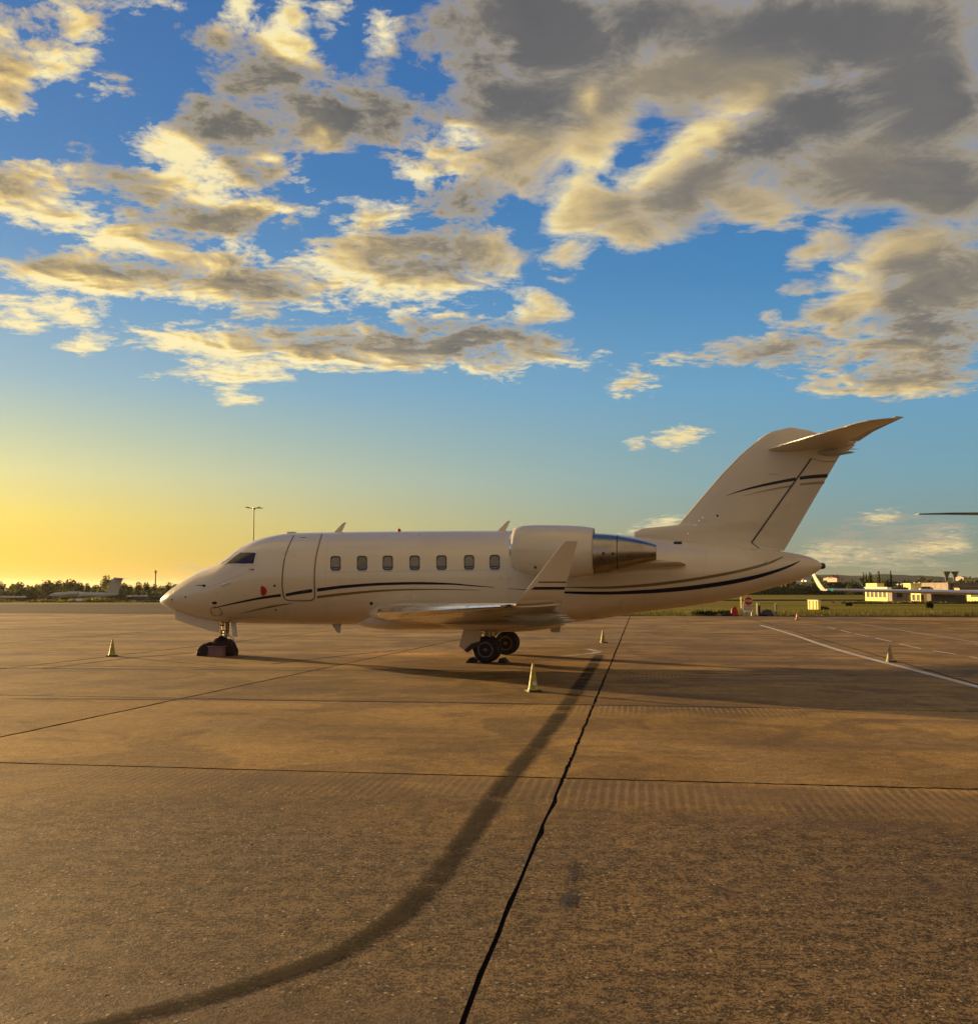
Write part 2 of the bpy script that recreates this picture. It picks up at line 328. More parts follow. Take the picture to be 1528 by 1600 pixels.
    band = T.m('MULTIPLY', T.mr(row, ROWL - 1.7, ROWL - 0.5), T.mr(row, ROWL - 0.14, ROWL - 0.04, 1.0, 0.0))
    band = T.m('MULTIPLY', band, T.mr(T.noise(P, 0.6, 4, 0.6), 0.36, 0.54))
    band = T.m('MULTIPLY', band, T.mr(al, -6.0, 1.2, 1.0, 0.30))
    band = T.m('MULTIPLY', band, T.mr(ac, -1.5, 0.8, 0.45, 1.0))
    ribf = T.m('MULTIPLY', T.m('MULTIPLY', T.mr(rib, -0.3, 0.9), band), T.mr(mid, 0.2, 0.5))
    base = T.mix(T.m('MULTIPLY', ribf, 0.88), base, (0.62, 0.42, 0.17))
    # distance-long smears across the apron
    sm = T.noise(T.comb(T.m('MULTIPLY', ac, 0.05), T.m('MULTIPLY', al, 0.55), 0), 1.0, 5, 0.6)
    base = T.mix(T.m('MULTIPLY', T.mr(sm, 0.50, 0.64), 0.55), base, (0.095, 0.062, 0.040))
    # grime and chipping beside joints
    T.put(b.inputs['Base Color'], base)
    T.put(b.inputs['Roughness'], T.mr(mid, 0.3, 0.7, 0.70, 0.9))
    b.inputs['Specular IOR Level'].default_value = 0.16
    h = T.m('ADD', T.m('MULTIPLY', fin, 0.9), T.m('MULTIPLY', agg, 0.45))
    h = T.m('ADD', h, T.m('MULTIPLY', mid, 0.8)); h = T.m('SUBTRACT', h, T.m('MULTIPLY', pit, 0.8)); h = T.m('ADD', h, T.m('MULTIPLY', ribf, 0.4)); h = T.m('ADD', h, T.m('MULTIPLY', spot, 0.3))
    bn = T.node('ShaderNodeBump'); bn.inputs['Distance'].default_value = 0.014
    cd = T.v('LENGTH', P, out=1)
    T.put(bn.inputs['Strength'], T.mr(cd, 4.0, 22.0, 1.0, 0.25, False))
    T.put(bn.inputs['Height'], h); T.l.new(bn.outputs[0], b.inputs['Normal'])
    return m
M_CON = concrete()

def simple_ground(name, c1, c2, scale, bump=0.3, bs=6.0, rough=0.9, spec=0.05, c3=None, stretch=(1, 1, 1)):
    m = bpy.data.materials.new(name); m.use_nodes = True
    T = NT(m.node_tree); b = m.node_tree.nodes['Principled BSDF']
    g = T.node('ShaderNodeNewGeometry'); P = T.v('MULTIPLY', g.outputs['Position'], stretch)
    n = T.noise(P, scale, 7, 0.65); n2 = T.noise(P, scale * 9, 5, 0.6)
    c = T.mix(T.mr(n, 0.35, 0.65), c1, c2)
    c = T.mix(T.mr(n2, 0.35, 0.7, 0, 0.5), c, c3 or tuple(a * 0.5 for a in c1))
    T.put(b.inputs['Base Color'], c); b.inputs['Roughness'].default_value = rough; b.inputs['Specular IOR Level'].default_value = spec
    bn = T.node('ShaderNodeBump'); bn.inputs['Strength'].default_value = bump; bn.inputs['Distance'].default_value = 0.05
    T.put(bn.inputs['Height'], T.noise(P, bs, 5, 0.65)); T.l.new(bn.outputs[0], b.inputs['Normal'])
    return m
M_GRASS = simple_ground('field_grass', (0.095, 0.100, 0.004), (0.26, 0.205, 0.008), 0.09, 0.4, 3.0, c3=(0.06, 0.045, 0.004), stretch=(0.08, 1, 1))
M_ASPH = simple_ground('taxiway_asphalt', (0.085, 0.064, 0.044), (0.13, 0.10, 0.068), 0.15, 0.2, 18.0, 0.75, stretch=(0.2, 1, 1))
M_TAR = mat('joint_tar', (0.014, 0.010, 0.007), 0.95, spec=0.1, var=0.4, vscale=8, bump=0.6, bscale=30)
M_HILL = simple_ground('hill_ground', (0.045, 0.055, 0.04), (0.085, 0.09, 0.06), 0.004, 0.0, 1.0)
PAINT = mat('aircraft_paint', (0.63, 0.545, 0.41), 0.32, coat=0.65, var=0.03, vscale=0.7, coatr=0.05)
PAINT_G = mat('aircraft_paint_grey', (0.42, 0.41, 0.38), 0.38, coat=0.3, var=0.06, vscale=1.2)
NAVY = mat('navy_stripe', (0.006, 0.009, 0.030), 0.35, coat=0.15, spec=.3)
GOLD = mat('bronze_stripe', (0.17, 0.11, 0.045), 0.4, coat=0.2, var=0.06)
GOLD2 = mat('faint_bronze_stripe', (0.33, 0.25, 0.15), 0.4, coat=0.2)
CHROME = mat('polished_metal', (0.78, 0.76, 0.72), 0.16, metal=1.0, var=0.05, vscale=6)
EXH = mat('exhaust_metal', (0.34, 0.31, 0.27), 0.30, metal=1.0, var=0.12, vscale=2.5)
DARKM = mat('dark_metal', (0.045, 0.04, 0.036), 0.4, metal=0.6, var=0.3)
BLACK = mat('black_rubber', (0.014, 0.013, 0.013), 0.75, var=0.3, bump=0.3, bscale=60)
RIM = mat('wheel_rim', (0.17, 0.14, 0.12), 0.35, metal=0.7, var=0.25, vscale=14)
SEAL = mat('door_seal', (0.13, 0.11, 0.065), 0.6)
SHADE = mat('window_blind', (0.17, 0.145, 0.13), 0.5, coat=0.8, var=0.1)
GLASSD = mat('dark_window_glass', (0.02, 0.018, 0.018), 0.06, coat=1.0, spec=0.9)
FRAMEW = mat('window_frame_dark', (0.035, 0.030, 0.028), 0.4)
RED = mat('red_cover', (0.32, 0.012, 0.012), 0.6, var=0.2)
STEEL = mat('strut_steel', (0.50, 0.46, 0.40), 0.35, metal=0.8, var=0.25, vscale=20)
CLOTH = mat('black_cover_cloth', (0.020, 0.008, 0.008), 0.85, var=0.5, bump=0.9, bscale=25)
MAUVE = mat('dusky_mauve_plastic', (0.17, 0.085, 0.09), 0.6, var=0.15)
CONEY = mat('cone_yellow', (0.30, 0.27, 0.028), 0.55, var=0.25, vscale=9, bump=0.15)
CONEO = mat('cone_orange', (0.60, 0.15, 0.04), 0.55, var=0.2)
WHITE = mat('dull_white', (0.62, 0.59, 0.53), 0.55, var=0.12, vscale=5)
POLE = mat('lamp_pole_steel', (0.14, 0.12, 0.09), 0.5, metal=0.5, var=0.15)

# ------------------------------------------------------------------ mesh helpers
ORG = {}      # where a part's origin lies in its thing's space
def mesh(name, vs, fs, m, parent=None, smooth=False, loc=None, auto=None):
    """one mesh object; its origin is moved to the middle of its base unless loc is given"""
    vs = [Vector(v) for v in vs]
    if loc is None:
        mn = Vector((min(v.x for v in vs), min(v.y for v in vs), min(v.z for v in vs)))
        mx = Vector((max(v.x for v in vs), max(v.y for v in vs), max(v.z for v in vs)))
        loc = Vector(((mn.x + mx.x) / 2, (mn.y + mx.y) / 2, mn.z))
    loc = Vector(loc)
    me = bpy.data.meshes.new(name); me.from_pydata([tuple(v - loc) for v in vs], [], fs); me.update()
    if m is not None: me.materials.append(m)
    o = bpy.data.objects.new(name, me); COL.objects.link(o); o.location = loc - ORG.get(parent.name, Vector()) if parent else loc
    if parent: o.parent = parent; ORG[o.name] = loc
    if smooth:
        for p in me.polygons: p.use_smooth = True
        if auto is not None:
            try: me.set_sharp_from_angle(angle=radians(auto))
            except Exception: pass
    return o
def thing(name, label, cat, loc=(0, 0, 0), rz=0.0, group=None):
    o = bpy.data.objects.new(name, None); COL.objects.link(o); o.location = loc; o.rotation_euler = (0, 0, rz)
    o.empty_display_size = 0.2; return tag(o, label, cat, group)
def tag(o, label, cat, group=None):
    o['label'] = label; o['category'] = cat
    if group: o['group'] = group
    return o
def struct(o, label=None):
    o['kind'] = 'structure'
    if label: o['label'] = label
    return o
class MB:
    def __init__(s): s.v = []; s.f = []
    def add(s, vs, fs):
        k = len(s.v); s.v += [Vector(v) for v in vs]; s.f += [tuple(i + k for i in f) for f in fs]; return s
    def box(s, c, d, rz=0.0, rx=0.0, ry=0.0, taper=1.0):
        M = Matrix.Translation(c) @ Matrix.Rotation(rz, 4, 'Z') @ Matrix.Rotation(ry, 4, 'Y') @ Matrix.Rotation(rx, 4, 'X')
        vs = []
        for z in (-.5, .5):
            t = 1 if z < 0 else taper
            for (x, y) in ((-.5, -.5), (.5, -.5), (.5, .5), (-.5, .5)): vs.append(M @ Vector((x * d[0] * t, y * d[1] * t, z * d[2])))
        return s.add(vs, [(3, 2, 1, 0), (4, 5, 6, 7), (0, 1, 5, 4), (1, 2, 6, 5), (2, 3, 7, 6), (3, 0, 4, 7)])
    def tube(s, pts, rs, n=10, cap=True):
        pts = [Vector(p) for p in pts]
        if not isinstance(rs, (list, tuple)): rs = [rs] * len(pts)
        vs = []; fs = []
        for i, p in enumerate(pts):
            t = (pts[min(i + 1, len(pts) - 1)] - pts[max(i - 1, 0)]).normalized()
            up = Vector((0, 0, 1)) if abs(t.z) < 0.9 else Vector((1, 0, 0))
            a = t.cross(up).normalized(); b = t.cross(a)
            for k in range(n):
                w = 2 * pi * k / n; vs.append(p + (a * cos(w) + b * sin(w)) * rs[i])
        for i in range(len(pts) - 1):
            for k in range(n):
                fs.append((i * n + k, i * n + (k + 1) % n, (i + 1) * n + (k + 1) % n, (i + 1) * n + k))
        if cap: fs.append(tuple(range(n))); fs.append(tuple(reversed(range((len(pts) - 1) * n, len(pts) * n))))
        return s.add(vs, fs)
    def lathe(s, c, axis, prof, n=24, cap=True):
        """profile of (distance along axis, radius)"""
        axis = Vector(axis).normalized(); c = Vector(c)
        up = Vector((0, 0, 1)) if abs(axis.z) < 0.9 else Vector((1, 0, 0))
        a = axis.cross(up).normalized(); b = axis.cross(a); vs = []; fs = []
        for (h, r) in prof:
            for k in range(n):
                w = 2 * pi * k / n; vs.append(c + axis * h + (a * cos(w) + b * sin(w)) * r)
        for i in range(len(prof) - 1):
            for k in range(n): fs.append((i * n + k, i * n + (k + 1) % n, (i + 1) * n + (k + 1) % n, (i + 1) * n + k))
        if cap: fs.append(tuple(range(n))); fs.append(tuple(reversed(range((len(prof) - 1) * n, len(prof) * n))))
        return s.add(vs, fs)
    def loft(s, rings, cap=True):
        n = len(rings[0]); vs = [v for r in rings for v in r]; fs = []
        for i in range(len(rings) - 1):
            for k in range(n): fs.append((i * n + k, i * n + (k + 1) % n, (i + 1) * n + (k + 1) % n, (i + 1) * n + k))
        if cap: fs.append(tuple(range(n))); fs.append(tuple(reversed(range((len(rings) - 1) * n, len(rings) * n))))
        return s.add(vs, fs)
    def build(s, name, m, parent=None, smooth=False, loc=None, auto=40):
        o = mesh(name, s.v, s.f, m, parent, smooth, loc, auto)
        bm = bmesh.new(); bm.from_mesh(o.data); bmesh.ops.recalc_face_normals(bm, faces=bm.faces); bm.to_mesh(o.data); bm.free()
        return o
def interp(xs, ys):
    xs = np.array(xs, float); ys = np.array(ys, float); o = np.argsort(xs); xs = xs[o]; ys = ys[o]
    d = np.diff(ys) / np.diff(xs); m = np.zeros(len(xs)); m[0] = d[0]; m[-1] = d[-1]
    for i in range(1, len(xs) - 1):
        m[i] = 0 if d[i - 1] * d[i] <= 0 else 2 * d[i - 1] * d[i] / (d[i - 1] + d[i])
    def f(x):
        x = min(max(x, xs[0]), xs[-1]); i = min(max(int(np.searchsorted(xs, x)) - 1, 0), len(xs) - 2)
        h = xs[i + 1] - xs[i]; t = (x - xs[i]) / h
        return float(ys[i] * (2 * t**3 - 3 * t**2 + 1) + m[i] * h * (t**3 - 2 * t**2 + t) + ys[i + 1] * (-2 * t**3 + 3 * t**2) + m[i + 1] * h * (t**3 - t**2))
    return f

# ------------------------------------------------------------------ terrain and apron
def sstep(a, b, x):
    t = min(max((x - a) / (b - a), 0), 1); return t * t * (3 - 2 * t)
def zg(x, y):
    """height of the land beyond the apron"""
    r = -0.5 * sstep(74, 165, y) - 2.0 * sstep(200, 620, y)
    l = -2.3 * sstep(124, 240, y) - 0.8 * sstep(240, 400, y)
    k = sstep(-30, 20, x); return l * (1 - k) + r * k
EDGE_R = 68.6; EDGE_L = 121.5
def terrain():
    xs = [-6000, -2500, -1200, -700, -450, -300, -220, -160, -120, -90, -60, -40, -25, -15, -8, 0, 8, 15, 25, 40, 60, 90, 130, 180, 250, 350, 500, 800, 1400, 2800, 6000]
    ys = [-3000, -600, -150, -40, -10, 10, 30, 50, 64, 72, 78, 88, 100, 112, 120, 124, 130, 140, 150, 165, 180, 200, 230, 260, 300, 340, 400, 480, 560, 640, 900, 1400, 2500, 5000, 9000]
    vs = []; fs = []
    for y in ys:
        for x in xs:
            z = zg(x, y) - 0.06
            vs.append((x, y, z))
    n = len(xs)
    for j in range(len(ys) - 1):
        for i in range(n - 1): fs.append((j * n + i, j * n + i + 1, (j + 1) * n + i + 1, (j + 1) * n + i))
    return struct(mesh('ground', vs, fs, M_GRASS, smooth=True, loc=(0, 0, 0)))
terrain()
# taxiway asphalt beyond the slabs
def gquad(name, pts, z, m, parent=None):
    return mesh(name, [(p[0], p[1], z) for p in pts], [tuple(range(len(pts)))], m, parent, loc=(pts[0][0], pts[0][1], z))
taxi = struct(gquad('taxiway', [(-400, 60), (2.0, 60), (2.0, 80), (-4, 100), (-10, EDGE_L), (-400, EDGE_L)], -0.045, M_ASPH))
struct(gquad('taxiway_edge_strip', [(-400, 66.8), (1.5, 69.6), (1.5, 72.6), (-400, 72.0)], -0.035, simple_ground('edge_asphalt', (0.05, 0.036, 0.026), (0.075, 0.055, 0.038), 0.4, 0.2, 9.0, stretch=(0.1, 1, 1))))
CX, CYv = Vector((cos(TH), -sin(TH), 0)), Vector((sin(TH), cos(TH), 0))
# column joints: each is a line through a near point with its own heading, as the photograph shows
p2a, p2b = gnd(0, 1152), gnd(620, 1020)
col_lines = {}
h2 = (p2b - p2a).normalized()
for k in range(-9, 9):
    if k >= 0: col_lines[k] = (J0 + CX * 7.5 * k, CYv.copy())
    else:
        d = (h2 if k == -1 else (h2 * 0.75 + CYv * 0.25).normalized())
        if k == -1: col_lines[k] = (p2a, h2)
        else: col_lines[k] = (p2a + CX * 7.5 * (k + 1), h2)
def row_pt(r): return J0 + CYv * ROWL * r
def isect(k, r):
    p, d = col_lines[k]; q = row_pt(r)
    # p + t d meets q + s CX
    A = np.array([[d.x, -CX.x], [d.y, -CX.y]]); t, s = np.linalg.solve(A, [q.x - p.x, q.y - p.y])
    return p + d * float(t)
ap = mesh('apron', [(-90, -22, -0.024), (75, -22, -0.024), (75, EDGE_R, -0.024), (30, EDGE_R + 1.0, -0.024), (2, EDGE_R + 1.8, -0.024), (-90, 86, -0.024)], [(0, 1, 2, 3, 4, 5)], M_TAR, loc=(0, 0, 0))
# the tar bed lies 24 mm below the slab tops
struct(ap)
rj = random.Random(5)
edge_cache = {}
def edge_pts(a, b, key, seg, amp):
    """shared ragged joint line between two slab corners"""
    if key not in edge_cache:
        n = max(2, int((b - a).length / seg)); out = []
        dn = Vector((-(b - a).y, (b - a).x, 0)).normalized(); w = 0
        for i in range(1, n):
            w = w * 0.6 + rj.uniform(-1, 1) * amp * .7; out.append((a.lerp(b, i / n) + dn * w * min(1, 5 * i / n, 5 * (n - i) / n), rj.random()))
        edge_cache[key] = out
    return edge_cache[key]
def slab(k, r):
    c = [isect(k, r), isect(k + 1, r), isect(k + 1, r + 1), isect(k, r + 1)]
    d = c[0].y
    seg = 0.05 if d < 12 and -8 < c[0].x < 12 else (0.3 if d < 25 else 1.2); amp = 0.009 if d < 40 else 0.004
    keys = [('r', k, r), ('c', k + 1, r), ('r', k, r + 1), ('c', k, r)]
    cen = (c[0] + c[1] + c[2] + c[3]) / 4
    ring = []
    for i in range(4):
        a, b = c[i], c[(i + 1) % 4]; rev = i >= 2
        pts = edge_pts(*( (b, a) if rev else (a, b) ), keys[i], seg, amp)
        pts = list(reversed(pts)) if rev else pts
        inn = Vector((-(b - a).y, (b - a).x, 0)).normalized()
        hw = 0.026 if keys[i][0] == 'c' else 0.025
        if keys[i] == ('c', 0, r): hw = 0.014 if d < 9 else 0.018
        if d > 25: hw *= 1.25
        prev = Vector((-(a - c[i - 1]).y, (a - c[i - 1]).x, 0)).normalized()
        ring.append(a + (inn + prev) * hw)
        for (p, q) in pts:
            e = hw * (0.75 + 0.5 * rj.random())
            if rj.random() < 0.16 and d < 26: e += rj.uniform(0.004, 0.020)
            ring.append(p + inn * e)
    n = len(ring); vs = [(p.x, p.y, 0.0) for p in ring] + [(p.x, p.y, -0.05) for p in ring]
    # slight arris: top edge sits a hair in from the skirt
    fs = [tuple(range(n))] + [(i, n + i, n + (i + 1) % n, (i + 1) % n) for i in range(n)]
    # the first-slab tops differ by a few millimetres
    dz = -0.003 * rj.random()
    o = mesh('concrete_slab', [(x, y, z + dz) for x, y, z in vs], fs, M_CON, ap, loc=(cen.x, cen.y, 0))
    o.data.materials.append(M_TAR)
    for p in o.data.polygons[1:]: p.material_index = 1
    return o
for r in range(-4, 9):
    for k in range(-9, 8):
        cx = isect(k, r)
        if cx.y > 55 and False: continue
        if k < -5 and r < -1: continue
        if k > 4 and r < -1: continue
        slab(k, r)
# kerbless edge strip of verge soil where the slabs stop
verge = struct(gquad('verge', [(2, EDGE_R - 1.5), (75, EDGE_R - 3.0), (400, EDGE_R - 3.0), (400, EDGE_R + 2.0), (2, EDGE_R + 4.5)], -0.030, simple_ground('verge_soil', (0.05, 0.035, 0.018), (0.09, 0.07, 0.03), 0.8, 0.6, 5)))

# worn paint and tar bands that lie on the slabs
def worn(name, c1, c2, cover, scale=2.0, rough=0.6, along=(1, 1, 1), edge=0.18, spec=0.2, strength=1.0):
    m = bpy.data.materials.new(name); m.use_nodes = True
    T = NT(m.node_tree); b = m.node_tree.nodes['Principled BSDF']; out = m.node_tree.nodes['Material Output']
    g = T.node('ShaderNodeNewGeometry'); P = g.outputs['Position']
    uv = T.node('ShaderNodeUVMap'); ux, uy, _ = T.sep(uv.outputs[0])
    n = T.noise(P, scale, 6, 0.65); n2 = T.noise(P, 34, 5, 0.75)
    T.put(b.inputs['Base Color'], T.mix(T.mr(n, 0.3, 0.7), c1, c2)); b.inputs['Roughness'].default_value = rough; b.inputs['Specular IOR Level'].default_value = spec
    e = T.m('MULTIPLY', T.m('SUBTRACT', 0.5, T.m('ABSOLUTE', T.m('SUBTRACT', uy, 0.5))), 2.0)
    a = T.mr(T.m('ADD', e, T.m('MULTIPLY', T.m('SUBTRACT', n2, 0.5), 0.9)), 0.0, edge * 2)
    a2 = T.mr(T.m('ADD', T.m('MULTIPLY', n, 0.6), T.m('MULTIPLY', n2, 0.4)), 0.62 - cover * 0.4, 0.74 - cover * 0.4)
    f = T.m('MULTIPLY', a, a2)
    ends = T.m('MULTIPLY', T.mr(ux, 0.0, 0.04), T.mr(ux, 0.97, 1.0, 1.0, 0.0)); f = T.m('MULTIPLY', T.m('MULTIPLY', f, ends), strength)
    tr = T.node('ShaderNodeBsdfTransparent'); mx = T.node('ShaderNodeMixShader')
    T.put(mx.inputs[0], f); T.l.new(tr.outputs[0], mx.inputs[1]); T.l.new(b.outputs[0], mx.inputs[2]); T.l.new(mx.outputs[0], out.inputs[0])
    return m
def strip(name, pts, hw, m, z=0.004, parent=None):
    """ribbon on the ground through world points"""
    P = [Vector((p[0], p[1], 0)) for p in pts]
    # smooth the path
    for _ in range(3):
        Q = [P[0]]
        for a, b in zip(P[:-1], P[1:]): Q += [a.lerp(b, 0.25), a.lerp(b, 0.75)]
        P = Q + [P[-1]]
    vs = []; fs = []; L = [0]
    for a, b in zip(P[:-1], P[1:]): L.append(L[-1] + (b - a).length)
    for i, p in enumerate(P):
        t = (P[min(i + 1, len(P) - 1)] - P[max(i - 1, 0)]).normalized(); nn = Vector((-t.y, t.x, 0))
        w = hw[min(int(i / len(P) * len(hw)), len(hw) - 1)] if isinstance(hw, (list, tuple)) else hw
        vs += [p + nn * w + Vector((0, 0, z)), p - nn * w + Vector((0, 0, z))]
    for i in range(len(P) - 1): fs.append((2 * i, 2 * i + 1, 2 * i + 3, 2 * i + 2))
    o = mesh(name, vs, fs, m, parent, loc=(0, 0, 0))
    uvl = o.data.uv_layers.new(name='UVMap')
    for poly in o.data.polygons:
        for li, vi in zip(poly.loop_indices, poly.vertices): uvl.data[li].uv = (L[vi // 2] / L[-1], vi % 2)
    return o
band_px = [(937, 1022), (912, 1062), (886, 1100), (838, 1165), (790, 1218), (735, 1300), (662, 1395), (600, 1450), (520, 1493), (448, 1520), (348, 1552), (209, 1588), (60, 1632), (-160, 1690)]
strip('blacked_out_guide_line', [gnd(*p) for p in band_px], [.18, .165, .15, .135, .125, .115, .105, .10, .10, .095, .095, .09, .09], worn('tar_band', (0.018, 0.015, 0.010), (0.055, 0.041, 0.023), 0.56, 1.5, 0.95, edge=0.26, spec=0.06, strength=0.80), 0.004, ap)
strip('tyre_mark', [gnd(900, 1342), gnd(893, 1380), gnd(880, 1425)], 0.05, worn('tyre_smear', (0.03, 0.026, 0.022), (0.05, 0.04, 0.03), 0.45, 2.0), 0.0045, ap)
PALE = worn('pale_line_paint', (0.62, 0.57, 0.48), (0.44, 0.39, 0.31), 1.1, 1.2)
PALE2 = worn('faint_line_paint', (0.45, 0.40, 0.33), (0.32, 0.28, 0.22), 0.85, 1.0)
strip('pale_guide_line', [gnd(x, y) for x, y in ((1185, 976), (1240, 992), (1290, 1010), (1345, 1026), (1400, 1040), (1470, 1058), (1570, 1085))], 0.12, PALE, 0.004, ap)
dash = [((1250, 975.5), (1287, 978)), ((1293, 980), (1305, 983)), ((1313, 985), (1330, 989)), ((1335, 990.5), (1358, 995)), ((1367, 997), (1394, 1003)), ((1404, 1006), (1440, 1014)), ((1457, 1016.5), (1494, 1023)), ((1513, 1026), (1560, 1035))]
for a, b in dash: strip('line_dash', [gnd(*a), gnd(*(((a[0] + b[0]) / 2), (a[1] + b[1]) / 2)), gnd(*b)], 0.06, PALE, 0.004, ap)
strip('faint_outer_line', [gnd(x, y) for x, y in ((1280, 968), (1330, 973), (1390, 982), (1450, 992), (1540, 1006))], 0.075, PALE2, 0.004, ap)
strip('white_paint_remnant', [gnd(x, y) for x, y in ((872, 1026), (900, 1024), (930, 1021), (936, 1018), (915, 1014))], 0.16, worn('white_remnant', (0.62, 0.60, 0.55), (0.45, 0.42, 0.36), 0.55, 1.6), 0.0045, ap)
strip('white_paint_remnant', [gnd(x, y) for x, y in ((948, 1027), (962, 1027.5), (975, 1028))], 0.09, MATS.setdefault('wr2', worn('white_remnant_b', (0.5, 0.47, 0.42), (0.4, 0.37, 0.32), 0.45, 1.6)), 0.0045, ap)
# long dark smear lines on the concrete (old sealant and skid traces)
SM = worn('skid_smear', (0.05, 0.035, 0.026), (0.085, 0.06, 0.04), 0.55, 1.0, 0.65)
for pts in (((0, 1092), (380, 1093), (760, 1099), (1200, 1106)), ((1190, 1010.5), (1240, 1011), (1292, 1011.5)), ((-20, 1044), (300, 1046), (640, 1049)), ((60, 1046), (200, 1028), (330, 1018)), ((640, 1046), (900, 1052), (1180, 1058)), ((20, 1022), (180, 1021), (320, 1020)), ((420, 1038), (520, 1026), (640, 1014)),
            ((1340, 975), (1420, 985), (1500, 994)), ((0, 1005), (200, 1003), (420, 1004)), ((980, 988), (1200, 991), (1400, 996))):
    strip('skid_trace', [gnd(*p) for p in pts], 0.07, SM, 0.0035, ap)

# ------------------------------------------------------------------ the business jet
PSI = radians(10.3); OX, OY = 0.1425, 28.5
def toA(p, vec=False):
    x, y, z = p
    if not vec: x -= OX; y -= OY
    return Vector((x * cos(PSI) - y * sin(PSI), -x * sin(PSI) - y * cos(PSI), z))     # (aft, towards camera, up)
CAM_A = toA((0, 0, CH))
def rayA(px, py):
    a = (px - 764) / F; b = (800 - py) / F
    return toA((a, cos(PITCH) - b * sin(PITCH), sin(PITCH) + b * cos(PITCH)), True)
def PL(px, py, t=0.0):
    d = rayA(px, py); k = (t - CAM_A.y) / d.y; p = CAM_A + d * k; return (p.x, p.z)
def L(s, t, z): return Vector((s, -t, z))
jet = thing('business_jet', 'large cream business jet in the middle of the apron with navy and bronze stripes', 'jet plane', (OX, OY, 0), -PSI)

top_px = [(251, 938), (255, 932.5), (259.6, 928), (268, 921.5), (279.3, 914), (299, 902.2), (318.5, 892), (338, 884), (348, 878.5), (357.8, 871.7), (367.6, 863.8), (377.4, 856.9), (389.2, 850.5), (397, 846.5), (416.7, 839.3), (436.4, 835.3), (456, 833), (495, 832.0), (600, 830.5), (780, 829.3), (880, 830.5), (960, 835), (1005, 839.5), (1060, 845), (1120, 850.5), (1183, 857), (1225, 862), (1261, 869), (1275, 875), (1282, 879.5), (1285, 883)]
bot_px = [(251, 942), (258, 947), (275, 955), (291, 960), (314.6, 967), (328, 970), (342, 972), (377.5, 974), (436, 975), (515, 976), (620, 976.5), (720, 977), (809, 977.5), (859, 976), (928.7, 969), (953.6, 965), (988, 959), (1016, 955), (1080, 947), (1140.6, 936.5), (1201, 920), (1231, 912), (1261, 902), (1274, 895), (1281, 890), (1285, 886)]
ft = [PL(*p) for p in top_px]; fb = [PL(*p) for p in bot_px]
ZT = interp([p[0] for p in ft], [p[1] for p in ft]); ZB = interp([p[0] for p in fb], [p[1] for p in fb])
S0 = min(ft[0][0], fb[0][0]); S1 = max(ft[-1][0], fb[-1][0])
HWf = interp([S0, S0 + .06, S0 + .25, S0 + .6, S0 + 1.2, S0 + 2.0, S0 + 3.0, S0 + 4.0, S0 + 5, 2.2, 3.6, 5.0, 6.4, 7.6, 8.4, S1], [0.03, 0.13, 0.30, 0.52, 0.78, 1.02, 1.21, 1.31, 1.345, 1.345, 1.27, 1.08, 0.80, 0.46, 0.24, 0.07])
def sec(s): zt, zb = ZT(s), ZB(s); return (zt + zb) / 2, max((zt - zb) / 2, 0.02), HWf(s)
def surf(s, ang, off=0.0):
    """ang 0 = crown, 90 = side facing the camera, 180 = keel"""
    zc, hz, w = sec(s); a = radians(ang)
    return L(s, (w + off) * sin(a), zc + (hz + off) * cos(a))
def hit(px, py, off=0.0):
    """where the sight line through a picture point meets the near side of the fuselage"""
    d = rayA(px, py)
    def Fv(k):
        p = CAM_A + d * k; s = min(max(p.x, S0 + .01), S1 - .01); zc, hz, w = sec(s)
        return (p.y / w) ** 2 + ((p.z - zc) / hz) ** 2 - 1, p
    k0 = (1.6 - CAM_A.y) / d.y; k1 = (0.0 - CAM_A.y) / d.y; prev = k0; best = (9e9, None)
    for i in range(1, 41):
        k = k0 + (k1 - k0) * i / 40; f, p = Fv(k)
        if f < best[0]: best = (f, k)
        if f <= 0:
            a, b = prev, k
            for _ in range(18):
                mdl = (a + b) / 2
                if Fv(mdl)[0] <= 0: b = mdl
                else: a = mdl
            best = (0, b); break
        prev = k
    p = CAM_A + d * best[1]; zc, hz, w = sec(p.x)
    n = Vector((0, p.y / w ** 2, (p.z - zc) / hz ** 2)).normalized()
    # slope of the hull along its length
    q = p + n * off
    return L(q.x, q.y, q.z)
NR = 72
stations = sorted(set([round(S0 + (S1 - S0) * 0.0005, 3)] + [S0 + v for v in (.02, .05, .1, .17, .26, .38, .52, .7, .9, 1.15, 1.4, 1.65, 1.9, 2.15, 2.4, 2.6, 2.8, 3.0, 3.2, 3.5, 3.8, 4.2, 4.6, 5.0)] + [S0 + 5.0 + .55 * i for i in range(1, 23)] + [S1 - v for v in (1.2, .9, .65, .45, .3, .18, .1, .04, 0.0)]))
mb = MB(); mb.loft([[surf(s, 360 * k / NR) for k in range(NR)] for s in stations])
fus = mb.build('fuselage', PAINT, jet, True, loc=(0, 0, 0))

